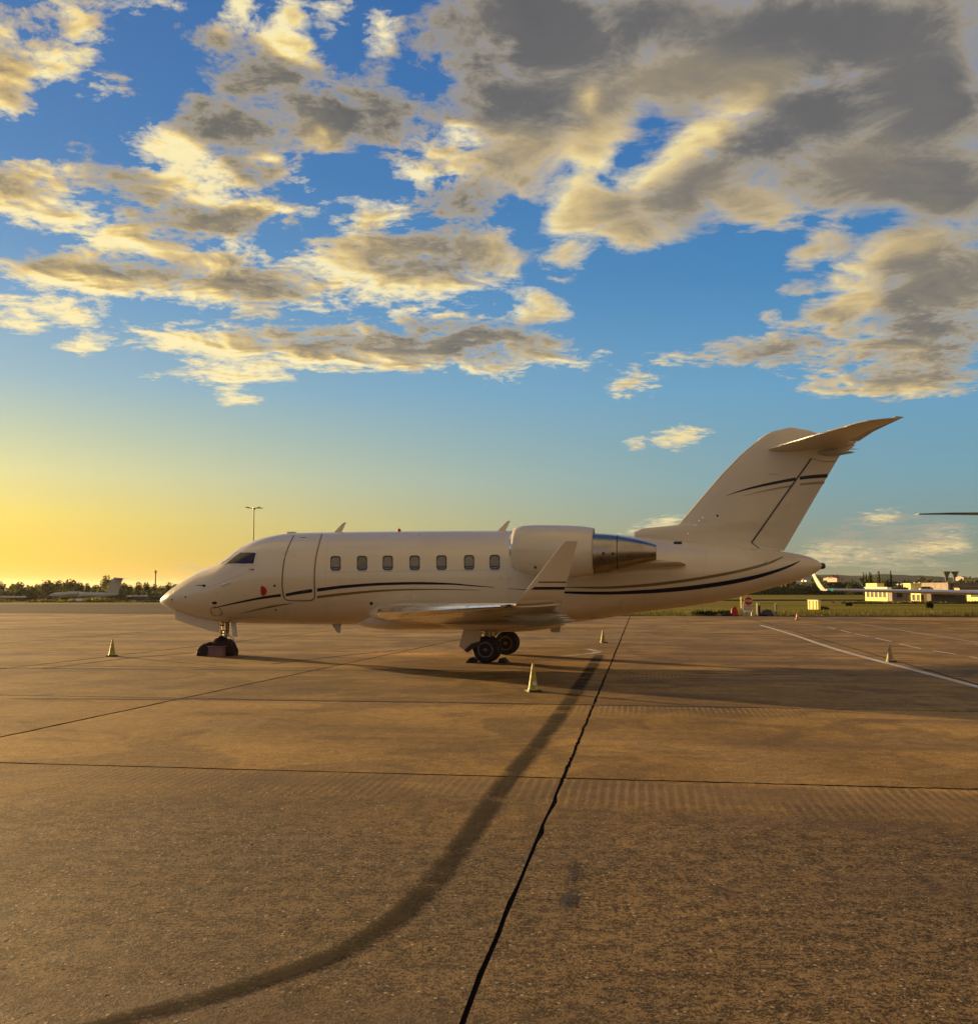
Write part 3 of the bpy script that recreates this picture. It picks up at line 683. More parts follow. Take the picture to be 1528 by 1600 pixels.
def fan(name, pts, off, m, parent=jet, center=None, thick=0.004, rings=3, mirror=False):
    """a small plate following the hull, drawn by its outline"""
    n = len(pts); cx = sum(p[0] for p in pts) / n; cy = sum(p[1] for p in pts) / n
    vs = [hit(cx, cy, off)]; fs = []
    for r in range(1, rings + 1):
        for p in pts: vs.append(hit(cx + (p[0] - cx) * r / rings, cy + (p[1] - cy) * r / rings, off))
    for p in pts: vs.append(hit(p[0], p[1], -0.01))
    for i in range(n): fs.append((0, 1 + i, 1 + (i + 1) % n))
    for r in range(rings):
        for i in range(n):
            a = 1 + r * n + i; b = 1 + r * n + (i + 1) % n; fs.append((a, a + n, b + n, b))
    o = MB().add(vs, fs).build(name, m, parent, True, loc=(0, 0, 0), auto=50)
    if mirror:
        o2 = MB().add([Vector((v.x, -v.y, v.z)) for v in vs], fs).build(name, m, parent, True, loc=(0, 0, 0), auto=50)
    return o
def rrect(cx, cy, hw, hh, r, n=4):
    out = []
    for (sx, sy, a0) in ((1, -1, -90), (1, 1, 0), (-1, 1, 90), (-1, -1, 180)):
        for i in range(n + 1):
            a = radians(a0 + 90 * i / n); out.append((cx + sx * (hw - r) + r * cos(a), cy + sy * (hh - r) + r * sin(a)))
    return out
def ringpl(name, outer, inner, off, m, parent=jet, mirror=False):
    n = len(outer)
    vs = [hit(*p, off) for p in outer] + [hit(*p, off) for p in inner] + [hit(*p, -.01) for p in outer] + [hit(*p, -.01) for p in inner]
    fs = []
    for i in range(n):
        j = (i + 1) % n; fs += [(i, j, n + j, n + i), (i, 2 * n + i, 2 * n + j, j), (n + i, n + j, 3 * n + j, 3 * n + i)]
    o = MB().add(vs, fs).build(name, m, parent, False, loc=(0, 0, 0))
    if mirror: MB().add([Vector((v.x, -v.y, v.z)) for v in vs], fs).build(name, m, parent, False, loc=(0, 0, 0))
    return o
def ribbon(name, rows, off, m, parent=jet, step=5.0, sub=3):
    """stripe: rows of (x, y_top, y_bottom) in order"""
    xs = [r[0] for r in rows]; ft_ = interp(xs, [r[1] for r in rows]); fb_ = interp(xs, [r[2] for r in rows])
    n = max(2, int((xs[-1] - xs[0]) / step)); vs = []; fs = []
    for i in range(n + 1):
        x = xs[0] + (xs[-1] - xs[0]) * i / n; a, b = ft_(x), fb_(x)
        for j in range(sub + 1): vs.append(hit(x, a + (b - a) * j / sub, off))
    for i in range(n):
        for j in range(sub):
            a = i * (sub + 1) + j; fs.append((a, a + 1, a + sub + 2, a + sub + 1))
    return MB().add(vs, fs).build(name, m, parent, True, loc=(0, 0, 0))

# cabin windows
for i, x in enumerate((524.5, 565.8, 606, 648, 690, 733, 773)):
    cy = 880.3 - i * 0.30
    f = ringpl('cabin_window', rrect(x, cy, 8.0, 11.3, 4.2), rrect(x, cy, 6.3, 9.4, 3.4), 0.010, FRAMEW, mirror=False)
    fan('pane', rrect(x, cy, 6.3, 9.4, 3.4), 0.003, GLASSD if i == 1 else SHADE, f)
    if i != 1: ribbon('blind_edge', [(x - 5.5, cy + 5.6, cy + 7.6), (x + 5.5, cy + 5.6, cy + 7.6)], 0.006, FRAMEW, f, 3, 1)
    sill = ribbon('sill', [(x - 6.5, cy + 11.6, cy + 13.2), (x + 6.5, cy + 11.6, cy + 13.2)], 0.007, PAINT_G, f, 3, 1)
for i in range(6):      # windows of the hidden side
    s = PL(540 + 42 * i, 880, -1.3)[0]
    vs = []; n = 12
    for k in range(n):
        a = 2 * pi * k / n; p = surf(s + .12 * cos(a), -(68 + 8.5 * sin(a)), 0.008); vs.append(p)
    MB().add(vs, [tuple(range(n))]).build('cabin_window', FRAMEW, jet, loc=(0, 0, 0))
# flight deck windows
win = [(350.0, 882.0), (356, 877.2), (365, 869.8), (374.5, 862.8), (388, 862.2), (402.5, 862.6), (400.5, 872), (398.2, 882.6), (382, 882.8), (366, 882.4)]
winner = [(353.6, 881.2), (358.4, 877.4), (366.6, 870.6), (375.6, 864.4), (388, 864.0), (400, 864.3), (398.4, 872), (396.4, 881.0), (382, 881.3), (366, 881.0)]
fw_ = ringpl('flight_deck_window', win, winner, 0.016, WHITE)
CKP = mat('cockpit_glass', (0.030, 0.016, 0.012), 0.12, spec=0.5)
fan('pane', winner, 0.006, CKP, fw_, rings=4)
# windshields on both sides of the nose, and the far side window
for sg in (1, -1):
    sA = PL(345, 880, .4)[0]; sB = PL(374, 864, .4)[0]
    pts = [(sA + .02, 6), (sA + .30, 5), (sA + .62, 4), (sB + .02, 5), (sB + .05, 20), (sB + .02, 35), (sA + .42, 45), (sA + .18, 44), (sA + .05, 25)]
    vs = [surf(s, sg * a, 0.008) for s, a in pts]
    MB().add(vs, [tuple(range(len(vs)))]).build('windshield', CKP, jet, loc=(0, 0, 0))
sA = PL(352, 880, -.9)[0]; sB = PL(400, 864, -.9)[0]
vs = [surf(s, -a, 0.008) for s, a in ((sA + .05, 66), (sA + .35, 52), (sB, 50), (sB, 70), (sA + .5, 71))]
MB().add(vs, [tuple(range(len(vs)))]).build('flight_deck_window', CKP, jet, loc=(0, 0, 0))
# entry door: a plate 4 mm proud inside a dark seal
dl = [(459, 837), (452.5, 850), (448, 861), (444.5, 873), (442.3, 886), (441.2, 900), (440.8, 915), (441.8, 926), (443.5, 933)]
dr = [(503, 835), (499.5, 847), (497, 857), (494.3, 868), (492.6, 880), (491.4, 895), (491.2, 910), (491.8, 925), (492, 932)]
LFx = interp([p[1] for p in dl], [p[0] for p in dl]); RFx = interp([p[1] for p in dr], [p[0] for p in dr])
def door_plate():
    vs = []; fs = []; nr, nc = 26, 10
    for i in range(nr + 1):
        y = 836 + (936.5 - 836) * i / nr
        yl = min(y, 933); lft = LFx(yl) + 2.2 + (2.2 if i == nr else 0); rgt = RFx(min(y, 932)) - 2.2 - (2.2 if i == nr else 0)
        for j in range(nc + 1): vs.append(hit(lft + (rgt - lft) * j / nc, y, 0.006))
    for i in range(nr):
        for j in range(nc):
            a = i * (nc + 1) + j; fs.append((a, a + nc + 1, a + nc + 2, a + 1))
    return MB().add(vs, fs).build('entry_door', PAINT, jet, True, loc=(0, 0, 0))
door = door_plate()
def seam(name, pts, w, off, m, parent=jet):
    P = [Vector((p[0], p[1], 0)) for p in pts]
    for _ in range(2):
        Q = [P[0]]
        for a, b in zip(P[:-1], P[1:]): Q += [a.lerp(b, .25), a.lerp(b, .75)]
        P = Q + [P[-1]]
    pr = [hit(p.x, p.y, off) for p in P]
    return MB().tube(pr, w, 6).build(name, m, parent, True, loc=(0, 0, 0))
outline = dl + [(445.5, 936.6), (450, 938.6), (468, 939), (486, 938.8), (490.5, 936)] + list(reversed(dr))
seam('door_seal', outline, 0.021, -0.008, SEAL, door)
seam('door_handle', [(474, 923), (481, 921.5)], 0.012, 0.008, FRAMEW, door)
seam('door_light', [(470, 840.3), (478, 840)], 0.012, 0.004, FRAMEW, door)

# stripes, each following the hull
NS = 0.0035
ribbon('navy_stripe', [(333, 950.2, 951), (345, 946.6, 948.2), (360, 943, 945.2), (400, 934.2, 937.6), (420, 930.6, 934.6), (439, 928, 932.2)], NS, NAVY)
ribbon('navy_stripe', [(446.5, 927.4, 931.8), (470, 922.8, 928.2), (488, 920.2, 925.6)], 0.0085, NAVY, door)
ribbon('navy_stripe', [(495.5, 919.2, 924.6), (540, 914.2, 919), (600, 910.4, 914.6), (650, 909.4, 913.4), (700, 910.9, 913.7), (740, 914.5, 916.2), (772, 917.6, 918.2)], NS, NAVY)
ribbon('navy_stripe', [(795, 919.6, 920.2), (830, 921.6, 922.8), (880, 924, 927.2), (940, 924.5, 929.2), (1000, 922, 927.8), (1060, 917.2, 924), (1120, 909.8, 916.6), (1170, 900.8, 907.2), (1210, 890.6, 895.6), (1240, 880.2, 883.4), (1250, 876, 877)], NS, NAVY)
ribbon('bronze_stripe', [(376, 958.6, 959.2), (400, 952, 954), (430, 945.4, 948.2), (450, 943, 944.4), (458, 942.2, 942.8)], NS, GOLD)
ribbon('bronze_stripe', [(495.5, 931, 935.2), (540, 926, 930), (600, 921.4, 924.4), (650, 920, 922.2), (700, 920.4, 921.8), (750, 922, 922.6)], NS, GOLD)
ribbon('bronze_stripe', [(880, 917, 918.2), (940, 916.6, 920), (1000, 913, 917.4), (1060, 906.4, 911), (1120, 897, 901.6), (1170, 886.6, 891), (1205, 876.6, 880.6), (1223, 869.6, 871)], NS, GOLD)

# small fittings on the skin
fan('static_port_cover', [(408.2, 915.6), (412, 916.4), (415.6, 919.6), (417, 924), (415, 928.6), (411.8, 931.2), (408.4, 929), (407.4, 922)], 0.02, RED, thick=.02)
for (x, y, r, m_) in ((429, 915.2, 1.9, DARKM), (431, 953, 1.4, DARKM), (580, 943, 2.6, BLACK), (290, 933, 1.4, DARKM), (268.5, 937, 1.2, DARKM), (1198, 878, 4.0, PAINT_G), (843, 0, 0, None)):
    if m_ is None: continue
    fan('vent', [(x + r * cos(a * pi / 4), y + r * (0.4 if m_ is PAINT_G else 1) * sin(a * pi / 4)) for a in range(8)], 0.006, m_, rings=1)
fan('vent', rrect(335.2, 942.2, 3.6, 2.0, 1.2, 2), 0.01, DARKM, rings=1)
seam('service_panel_seam', [(330 + 0, 952), (329, 956), (332, 961), (338, 962.6), (345, 962), (347, 957), (343, 950), (337, 948), (331, 949), (330, 952)], 0.010, 0.0, SEAL)
seam('skin_glint', [(345, 915.2), (352, 912.8), (360, 910.6)], 0.014, 0.010, CHROME)  # chrome bead added to stand for a bright glint on the nose skin
seam('skin_seam', [(398, 890), (360, 905), (320, 921), (300, 930)], 0.004, -0.001, PAINT_G)
seam('skin_seam', [(505, 893.5), (620, 892.5), (790, 890.5)], 0.004, -0.001, PAINT_G)
for (xa, xb, bw_) in ((513, 513, 4), (797, 797, 3), (1012, 1006, 0), (1104, 1094, 0), (272, 266, 0)):
    ya, yb = (836, 974) if xa < 900 and xa > 300 else ((846, 950) if xa == 1012 else ((858, 938) if xa == 1104 else (922, 953)))
    seam('skin_seam', [(xa + (xb - xa) * q / 8 - bw_ * sin(pi * q / 8), ya + (yb - ya) * q / 8) for q in range(9)], 0.0035, -0.001, PAINT_G)
fan('pitot_probe', rrect(319, 915.4, 2.0, 1.8, 1.2, 2), 0.02, DARKM, rings=1)
p0 = hit(318, 915.5, 0.06); MB().tube([hit(318, 915.5, 0), p0, p0 + Vector((-.20, 0, 0.0))], [.016, .014, .008], 8).build('pitot_probe', DARKM, jet, loc=(0, 0, 0))
p0 = hit(395, 890, 0.05); MB().tube([hit(396, 890, 0), p0, p0 + Vector((-.10, 0, 0))], [.018, .012, .006], 8).build('air_data_vane', DARKM, jet, loc=(0, 0, 0))
fan('skin_vent', rrect(1059, 848.5, 6.5, 1.8, 1.6, 3), 0.012, BLACK, rings=1)
# tail cone exhaust
zc, hz, w = sec(S1)
MB().lathe(L(S1 - .06, 0, zc), (1, 0, 0), [(0, .085), (.09, .08), (.13, .05), (.13, .03), (.06, .02)], 14).build('tail_cone_light', DARKM, jet, True, loc=(0, 0, 0))
# antennas
def blade(pts, t, thick, m, name='antenna_blade'):
    P = [PL(x, y, t) for x, y in pts]; r1 = [L(s, t + thick / 2, z) for s, z in P]; r2 = [L(s, t - thick / 2, z) for s, z in P]
    n = len(P); return MB().add(r1 + r2, [tuple(range(n)), tuple(reversed(range(n, 2 * n)))] + [(i, (i + 1) % n, n + (i + 1) % n, n + i) for i in range(n)]).build(name, m, jet, loc=(0, 0, 0))
blade([(520, 834), (536.2, 817), (540.8, 816.2), (532.5, 834)], 0, .03, PAINT)
blade([(775, 832), (793, 814), (797.2, 813.6), (788.5, 832)], 0, .03, PAINT)
blade([(517.5, 974), (533, 974), (531.5, 989.5), (526.5, 988)], 0, .03, PAINT_G)
blade([(856.5, 973), (877, 971), (874.6, 988), (861.5, 988)], 0, .05, PAINT_G, 'drain_mast')
s_, z_ = PL(623.6, 830, 0); MB().lathe(L(s_, 0, z_ - .02), (0, 0, 1), [(0, .06), (.05, .055), (.09, .03), (.095, .0)], 12).build('beacon_light', RED, jet, True, loc=(0, 0, 0))
s_, z_ = PL(456, 833, 0); MB().box(L(s_ + .0, 0, z_ + .01), (.22, .2, .05)).build('antenna_base', PAINT, jet, loc=(0, 0, 0))

# ---- belly fairing
bf_top = interp([-3.9, -3.0, -2.0, 0, 2.0, 3.2, 4.1], [1.05, 1.25, 1.35, 1.4, 1.35, 1.15, 1.02])
def bfz(px, py): return PL(px, py, 0)
bfp = [bfz(556, 975.0), bfz(571, 978), bfz(584, 981.5), bfz(625, 984.5), bfz(667, 984.5), bfz(713, 983.5), bfz(760, 984), bfz(806, 984.5), bfz(818, 981), bfz(850, 977.5), bfz(880, 972.5)]
bfb = interp([p[0] for p in bfp], [p[1] for p in bfp])
b0, b1 = bfp[0][0], bfp[-1][0]
rings = []
for i in range(25):
    s = b0 + (b1 - b0) * i / 24; e = sin(pi * min(max(i / 24, 0.0), 1)) ** 0.75 if 0 < i < 24 else 0.01
    zb = bfb(s); zt_ = 1.62; wd = 0.20 + 1.32 * e; hz = (zt_ - zb) * (0.35 + 0.65 * e)
    ring = []
    for k in range(28):
        a = 2 * pi * k / 28; x = abs(cos(a)) ** 0.72 * (1 if cos(a) > 0 else -1); y = abs(sin(a)) ** 0.62 * (1 if sin(a) > 0 else -1)
        ring.append(L(s, wd * x, zb + hz / 2 * (1 + y) ))
    rings.append(ring)
MB().loft(rings).build('belly_fairing', PAINT, jet, True, loc=(0, 0, 0))

# ---- wings
def foil(n=12):
    xs = [0.5 * (1 - cos(pi * i / n)) for i in range(n + 1)]
    th = lambda x: 5 * (.2969 * sqrt(x) - .126 * x - .3516 * x * x + .2843 * x ** 3 - .1036 * x ** 4)
    up = [(x, th(x)) for x in reversed(xs)]; dn = [(x, -th(x) * 0.85) for x in xs[1:-1]]
    return up + dn
FO = foil()
def wsec(t, sl, zl, ch, tr, tw=0.0, cant=0.0):
    """aerofoil section: leading edge at (sl, zl), chord, thickness ratio, nose-up twist"""
    out = []
    for (x, y) in FO:
        s = sl + x * ch; z = zl + y * tr * ch - x * ch * sin(tw); out.append(L(s, t + y * tr * ch * sin(cant), z if cant == 0 else zl + y * tr * ch * cos(cant)))
    return out
WLE0 = PL(584, 958, 1.35); WLT = PL(805, 946, 9.2); WTT = PL(878, 941, 9.2)
def lerp(a, b, f): return a + (b - a) * f
def wing_st(t):
    f = (t - 1.35) / (9.2 - 1.35)
    sl_ = lerp(WLE0[0], WLT[0], f); zl_ = lerp(WLE0[1], WLT[1], f)
    te_tip = WTT[0]; kink = 3.7; te_root = 2.05
    if t < kink: te = lerp(te_root - .12, te_root + .05, (t - 0.6) / (kink - 0.6))
    else: te = lerp(te_root + .05, te_tip, (t - kink) / (9.2 - kink))
    return sl_, zl_, te - sl_
for sg in (1, -1):
    rings = []
    for t in (0.6, 1.35, 2.2, 3.0, 3.7, 5.0, 6.5, 8.0, 9.0, 9.2):
        a, b, c = wing_st(t); tr = lerp(.13, .095, (t - .6) / 8.6)
        r = wsec(t, a, b, c, tr, radians(lerp(1.6, -.9, (t - .6) / 8.6)))
        if sg < 0: r = [Vector((v.x, -v.y, v.z)) for v in r]
        rings.append(r)
    wing = MB().loft(rings).build('wing', PAINT, jet, True, loc=(0, 0, 0), auto=50)
    # polished leading edge: a slim sleeve round the nose of the section
    rings = []
    for t in [1.55 + (9.1 - 1.55) * i / 16 for i in range(17)]:
        a, b, c = wing_st(t); tr = lerp(.13, .095, (t - .6) / 8.6); r = []
        pr = [(x, y) for (x, y) in FO if x < 0.055]
        w2 = wsec(t, a, b, c, tr, radians(lerp(1.6, -.9, (t - .6) / 8.6)))
        idx = [i for i, (x, y) in enumerate(FO) if x < 0.07]
        q = [w2[i] + Vector((-.006, 0, .006 if FO[i][1] > 0 else -.006)) for i in idx]
        if sg < 0: q = [Vector((v.x, -v.y, v.z)) for v in q]
        rings.append(q)
    n = len(rings[0]); vs = [v for r in rings for v in r]
    MB().add(vs, [(i * n + k, i * n + k + 1, (i + 1) * n + k + 1, (i + 1) * n + k) for i in range(16) for k in range(n - 1)]).build('leading_edge', CHROME, wing, True, loc=(0, 0, 0))
    # flap track fairings under the wing
    for (t, ln, rr) in ((2.5, 1.9, .13), (4.6, 1.6, .11), (6.6, 1.2, .085)):
        a, b, c = wing_st(t); sc_ = a + c - .25; zz = b - .09 - c * 0.02
        rg = []
        for i in range(9):
            f = i / 8; r = rr * max(.05, sin(pi * f ** .8)) ; ctr = Vector((sc_ - ln * .62 + ln * f, -sg * t, zz - .03 * sin(pi * f)))
            rg.append([ctr + Vector((0, cos(2 * pi * k / 10) * r * .7, sin(2 * pi * k / 10) * r * 1.15)) for k in range(10)])
        MB().loft(rg).build('flap_track_fairing', PAINT_G, wing, True, loc=(0, 0, 0))
    # flaps drooping a little behind the trailing edge
    for (ta, tb) in ((1.45, 3.6), (3.75, 6.3)):
        rg = []
        for t in (ta, (ta + tb) / 2, tb):
            a, b, c = wing_st(t); te = a + c; fc = .34 if t < 3.7 else .26
            q = []
            for (x, y) in FO:
                q.append(Vector((te - fc * .55 + x * fc, -sg * t, b - c * sin(radians(lerp(1.6, -.9, (t - .6) / 8.6))) - .035 + y * .10 * fc - x * fc * .16)))
            rg.append(q)
        MB().loft(rg).build('flap', PAINT_G, wing, True, loc=(0, 0, 0), auto=50)
    # winglet
    wl = []
    bs = WLT[0]; bc = WTT[0] - WLT[0]; bz = WLT[1]
    tops = PL(881, 846, 9.55); tope = PL(902.5, 843.5, 9.6)
    for f in (0, .06, .14, .3, .6, .85, .95, 1.0):
        tt = 9.2 + .10 * min(f * 6, 1) + .30 * f; zz = lerp(bz + .0, tops[1], f)
        s_le = lerp(bs, tops[0], f); s_te = lerp(WTT[0], tope[0], f)
        if f > .9: s_le += .03 * ((f - .9) / .1) ** 2
        ch = s_te - s_le; q = []
        cant = radians(8 + 64 * min(1, f * 8))
        for (x, y) in FO:
            q.append(Vector((s_le + x * ch, -sg * (tt + y * .08 * ch * sin(cant)), zz + y * .08 * ch * cos(cant) - (x * ch * -0.06 * (1 - f)))))
        wl.append(q)
    wlo = MB().loft(wl).build('winglet', PAINT, wing, True, loc=(0, 0, 0), auto=50)
    for (ya, yb, m_, nm) in ((917.2, 921.4, NAVY, 'navy_stripe'), (908.6, 911.0, GOLD, 'bronze_stripe')):
        vs = []
        for yy in (ya, yb):
            f = (943 - yy) / 97.5
            xl = lerp(809, 881, f) + 1.5; xr = lerp(877.5, 902.5, f) - 1.5
            for i in range(7):
                x_ = lerp(xl, xr, i / 6)
                tt = 9.2 + .10 * min(f * 6, 1) + .30 * f; ch = lerp(WTT[0] - WLT[0], .25, f)
                s_, z_ = PL(x_, yy + (0 if nm == 'navy_stripe' else (.0)), tt + .04); xx = (i / 6)
                th_ = 5 * (.2969 * sqrt(xx + .02) - .126 * xx - .3516 * xx * xx + .2843 * xx ** 3 - .1036 * xx ** 4) * .08 * ch
                vs.append(Vector((s_, -sg * (tt + abs(th_) + .006), z_)))
        MB().add(vs, [(i, i + 1, 8 + i, 7 + i) for i in range(6)]).build(nm, m_, wlo, loc=(0, 0, 0))
    # tip light
    s_, z_ = PL(788, 947, 9.0)
    MB().add([Vector((a_, -sg * b_, c_)) for a_, b_, c_ in ((s_ - .16, 8.62, z_ + .0), (s_ + .12, 9.16, z_ + .035), (s_ + .26, 9.16, z_ + .0), (s_ + .10, 8.70, z_ - .05), (s_ - .10, 8.62, z_ - .05))], [(0, 1, 2, 3, 4)]).build('tip_light_lens', FRAMEW, wing, loc=(0, 0, 0))

# ---- engines
for sg in (1, -1):
    T_ = 2.08
    def PE(x, y): return PL(x, y, T_)
    cow = [(802, 829, 888), (804, 825.6, 891), (809, 822.6, 893.2), (820, 821, 895.6), (834, 820.4, 898), (851, 820.3, 900.4), (870, 820.4, 901.8), (890, 820.8, 902.4), (908, 822, 901.6), (920, 823.4, 900.2), (928, 825, 899)]
    rings = []
    for (x, a, b) in cow:
        s1, z1 = PE(x, a); s2, z2 = PE(x, b); zc = (z1 + z2) / 2; r = (z1 - z2) / 2
        rings.append([Vector((s1, -sg * (T_ + r * .96 * sin(2 * pi * k / 36)), zc + r * cos(2 * pi * k / 36))) for k in range(36)])
    # inner barrel and inlet
    s0_ = rings[0][0].x; c0 = sum((v for v in rings[0]), Vector()) / 36
    inner = []
    for (ds, f) in ((-.015, .965), (.03, .91), (.25, .86), (.7, .86)):
        inner.append([Vector((s0_ + ds, c0.y + (v.y - c0.y) * f, c0.z + (v.z - c0.z) * f)) for v in rings[0]])
    nac = MB().loft(rings, cap=False)
    nac = nac.build('engine_nacelle', PAINT, jet, True, loc=(0, 0, 0), auto=60)
    MB().loft([rings[0]] + inner, cap=False).build('inlet_barrel', PAINT_G, nac, True, loc=(0, 0, 0))
    lip = []
    for i, (f, ds) in enumerate(((.93, .02), (.965, -.018), (1.0, -.03), (1.03, -.005), (1.052, .045))):
        lip.append([Vector((s0_ + ds, c0.y + (v.y - c0.y) * f, c0.z + (v.z - c0.z) * f)) for v in rings[0]])
    MB().loft(lip, cap=False).build('inlet_lip', CHROME, nac, True, loc=(0, 0, 0))
    c0s = Vector((s0_ + .55, c0.y, c0.z)); R0 = (rings[0][0] - c0).length * .86
    fanm = MB()
    for k in range(22):
        a = 2 * pi * k / 22; d1 = Vector((0, cos(a), sin(a))); d2 = Vector((0, cos(a + .18), sin(a + .18)))
        fanm.add([c0s + d1 * .18, c0s + d1 * R0, c0s + d2 * R0 + Vector((.08, 0, 0)), c0s + d2 * .18 + Vector((.08, 0, 0))], [(0, 1, 2, 3)])
    fanm.build('fan_blades', DARKM, nac, loc=(0, 0, 0))
    MB().lathe(Vector((s0_ + .68, c0.y, c0.z)), (1, 0, 0), [(0, R0 * 1.02), (.02, R0 * 1.02)], 30).build('fan_backing', BLACK, nac, loc=(0, 0, 0))
    MB().lathe(Vector((s0_ + .30, c0.y, c0.z)), (1, 0, 0), [(0, .01), (.08, .07), (.2, .14), (.3, .18)], 16).build('spinner', PAINT_G, nac, True, loc=(0, 0, 0))
    ex = [(927.5, 834, 896.6), (940, 834.6, 896.0), (951, 835.4, 894.6), (965, 836.8, 890.6), (985, 840.4, 885), (1003, 844.6, 880.4), (1015, 848, 877.4), (1025, 851.2, 875)]
    rings = []
    for (x, a, b) in ex:
        s1, z1 = PE(x, a); s2, z2 = PE(x, b); zc = (z1 + z2) / 2; r = (z1 - z2) / 2
        rings.append([Vector((s1, -sg * (T_ + r * sin(2 * pi * k / 36)), zc + r * cos(2 * pi * k / 36))) for k in range(36)])
    exo = MB().loft(rings, cap=False).build('exhaust_cone', EXH, nac, True, loc=(0, 0, 0), auto=60)
    ce = sum((v for v in rings[-1]), Vector()) / 36
    MB().loft([rings[-1], [ce + (v - ce) * .93 + Vector((-.02, 0, 0)) for v in rings[-1]], [ce + (v - ce) * 1.15 + Vector((-.7, 0, 0)) for v in rings[-1]]], cap=False).build('exhaust_lining', DARKM, exo, True, loc=(0, 0, 0))
    s1, z1 = PE(928, 825); s2, z2 = PE(928, 899); zc = (z1 + z2) / 2; r = (z1 - z2) / 2
    MB().lathe(Vector((s1 - .01, -sg * T_, zc)), (1, 0, 0), [(0, r), (.0, r * .8)], 36).build('nacelle_rear_rim', PAINT_G, nac, loc=(0, 0, 0))
    # seam ring on the exhaust
    s1, z1 = PE(965, 836.6); s2, z2 = PE(965, 890.8)
    MB().lathe(Vector((s1, -sg * T_, (z1 + z2) / 2)), (1, 0, 0), [(-.012, (z1 - z2) / 2 - .004), (-.010, (z1 - z2) / 2 + .008), (.010, (z1 - z2) / 2 + .006), (.012, (z1 - z2) / 2 - .006)], 36, cap=False).build('exhaust_seam', DARKM, exo, loc=(0, 0, 0))
    # two small latches near the seam ring
    for (x_, y_) in ((943, 865), (958, 865.5)):
        s_, z_ = PL(x_, y_, T_ + .48); MB().box(Vector((s_, -sg * (T_ + .545), z_)), (.05, .05, .07)).build('latch', DARKM, exo, loc=(0, 0, 0))
    s_, z_ = PL(836, 888, T_ + .5); MB().lathe(Vector((s_, -sg * (T_ + .46), z_ + .02)), (0, -sg, 0), [(0, .035), (.03, .03)], 10).build('drain_hole', DARKM, nac, loc=(0, 0, 0))
    # pylon: a thick blade from hull to nacelle, tapering aft
    pr = []
    for (t, sa, sb, z_, th) in ((0.85, 1.5, 5.25, 2.62, .30), (1.3, 1.55, 5.2, 2.66, .26), (1.75, 1.7, 5.05, 2.70, .20)):
        q = []
        for (x, y) in FO: q.append(Vector((sa + x * (sb - sa), -sg * t, z_ + y * th * 2.2 * .5 - x * .10)))
        pr.append(q)
    MB().loft(pr).build('engine_pylon', PAINT, jet, True, loc=(0, 0, 0), auto=50)

# ---- fin, rudder, tailplane
fin_px = [(990.5, 838), (990.5, 826.6), (1020, 825.0), (1048, 824.2), (1056, 822), (1064, 814.5), (1095, 778), (1128.6, 739), (1155, 712), (1180, 690.8), (1190, 682.6), (1200, 676.6), (1210, 671.8), (1222, 669), (1237, 668.0), (1250, 669), (1263, 672), (1280, 678), (1300, 684), (1321, 687), (1338.7, 693.4), (1331, 700), (1312, 712), (1310.7, 713.8), (1268, 787), (1225, 860.6), (1150, 866), (1060, 858), (1005, 850)]
def finz(p):
    s, z = PL(p[0], p[1], 0); return s, z
FP = [finz(p) for p in fin_px]
def fin_solid():
    """outline swollen to an aerofoil-like thickness"""
    m_ = MB(); n = len(FP)
    cs = sum(p[0] for p in FP) / n; cz = sum(p[1] for p in FP) / n
    # horizontal slices through the outline
    zs = np.linspace(2.75, max(p[1] for p in FP) - .004, 40); rings = []
    for z in zs:
        xs = []
        for (a, b) in zip(FP, FP[1:] + FP[:1]):
            if (a[1] - z) * (b[1] - z) < 0: xs.append(a[0] + (b[0] - a[0]) * (z - a[1]) / (b[1] - a[1]))
        if len(xs) < 2: continue
        s0, s1 = min(xs), max(xs); ch = s1 - s0
        thick = 0.30 if z < 3.6 else lerp(.27, .17, (z - 3.6) / 2.6)
        if z > 6.0: thick *= max(.25, sqrt(max(0, (6.24 - z) / .24)))
        ring = []
        for (x, y) in FO: ring.append(L(s0 + x * ch, y * thick, z))
        rings.append(ring)
    return m_.loft(rings)
fin = fin_solid().build('tail_fin', PAINT, jet, True, loc=(0, 0, 0), auto=60)
def fin_half(s, z):
    xs = []
    for (a, b) in zip(FP, FP[1:] + FP[:1]):
        if (a[1] - z) * (b[1] - z) < 0: xs.append(a[0] + (b[0] - a[0]) * (z - a[1]) / (b[1] - a[1]))
    if len(xs) < 2: return .1
    s0, s1 = min(xs), max(xs); x = min(max((s - s0) / (s1 - s0), 0), 1)
    thick = 0.30 if z < 3.6 else lerp(.27, .17, (z - 3.6) / 2.6)
    return 5 * (.2969 * sqrt(x) - .126 * x - .3516 * x * x + .2843 * x ** 3 - .1036 * x ** 4) * thick
def fhit(px, py, off):
    t = .1
    for _ in range(6):
        s, z = PL(px, py, t); t = fin_half(s, z) + off
    s, z = PL(px, py, t); return L(s, t, z)
def fribbon(name, rows, off, m, parent, step=5.0, sub=2):
    xs = [r[0] for r in rows]; ft_ = interp(xs, [r[1] for r in rows]); fb_ = interp(xs, [r[2] for r in rows])
    n = max(2, int((xs[-1] - xs[0]) / step)); vs = []; fs = []
    for i in range(n + 1):
        x = xs[0] + (xs[-1] - xs[0]) * i / n
        for j in range(sub + 1): vs.append(fhit(x, lerp(ft_(x), fb_(x), j / sub), off))
    for i in range(n):
        for j in range(sub):
            a = i * (sub + 1) + j; fs.append((a, a + 1, a + sub + 2, a + sub + 1))
    return MB().add(vs, fs).build(name, m, parent, True, loc=(0, 0, 0))
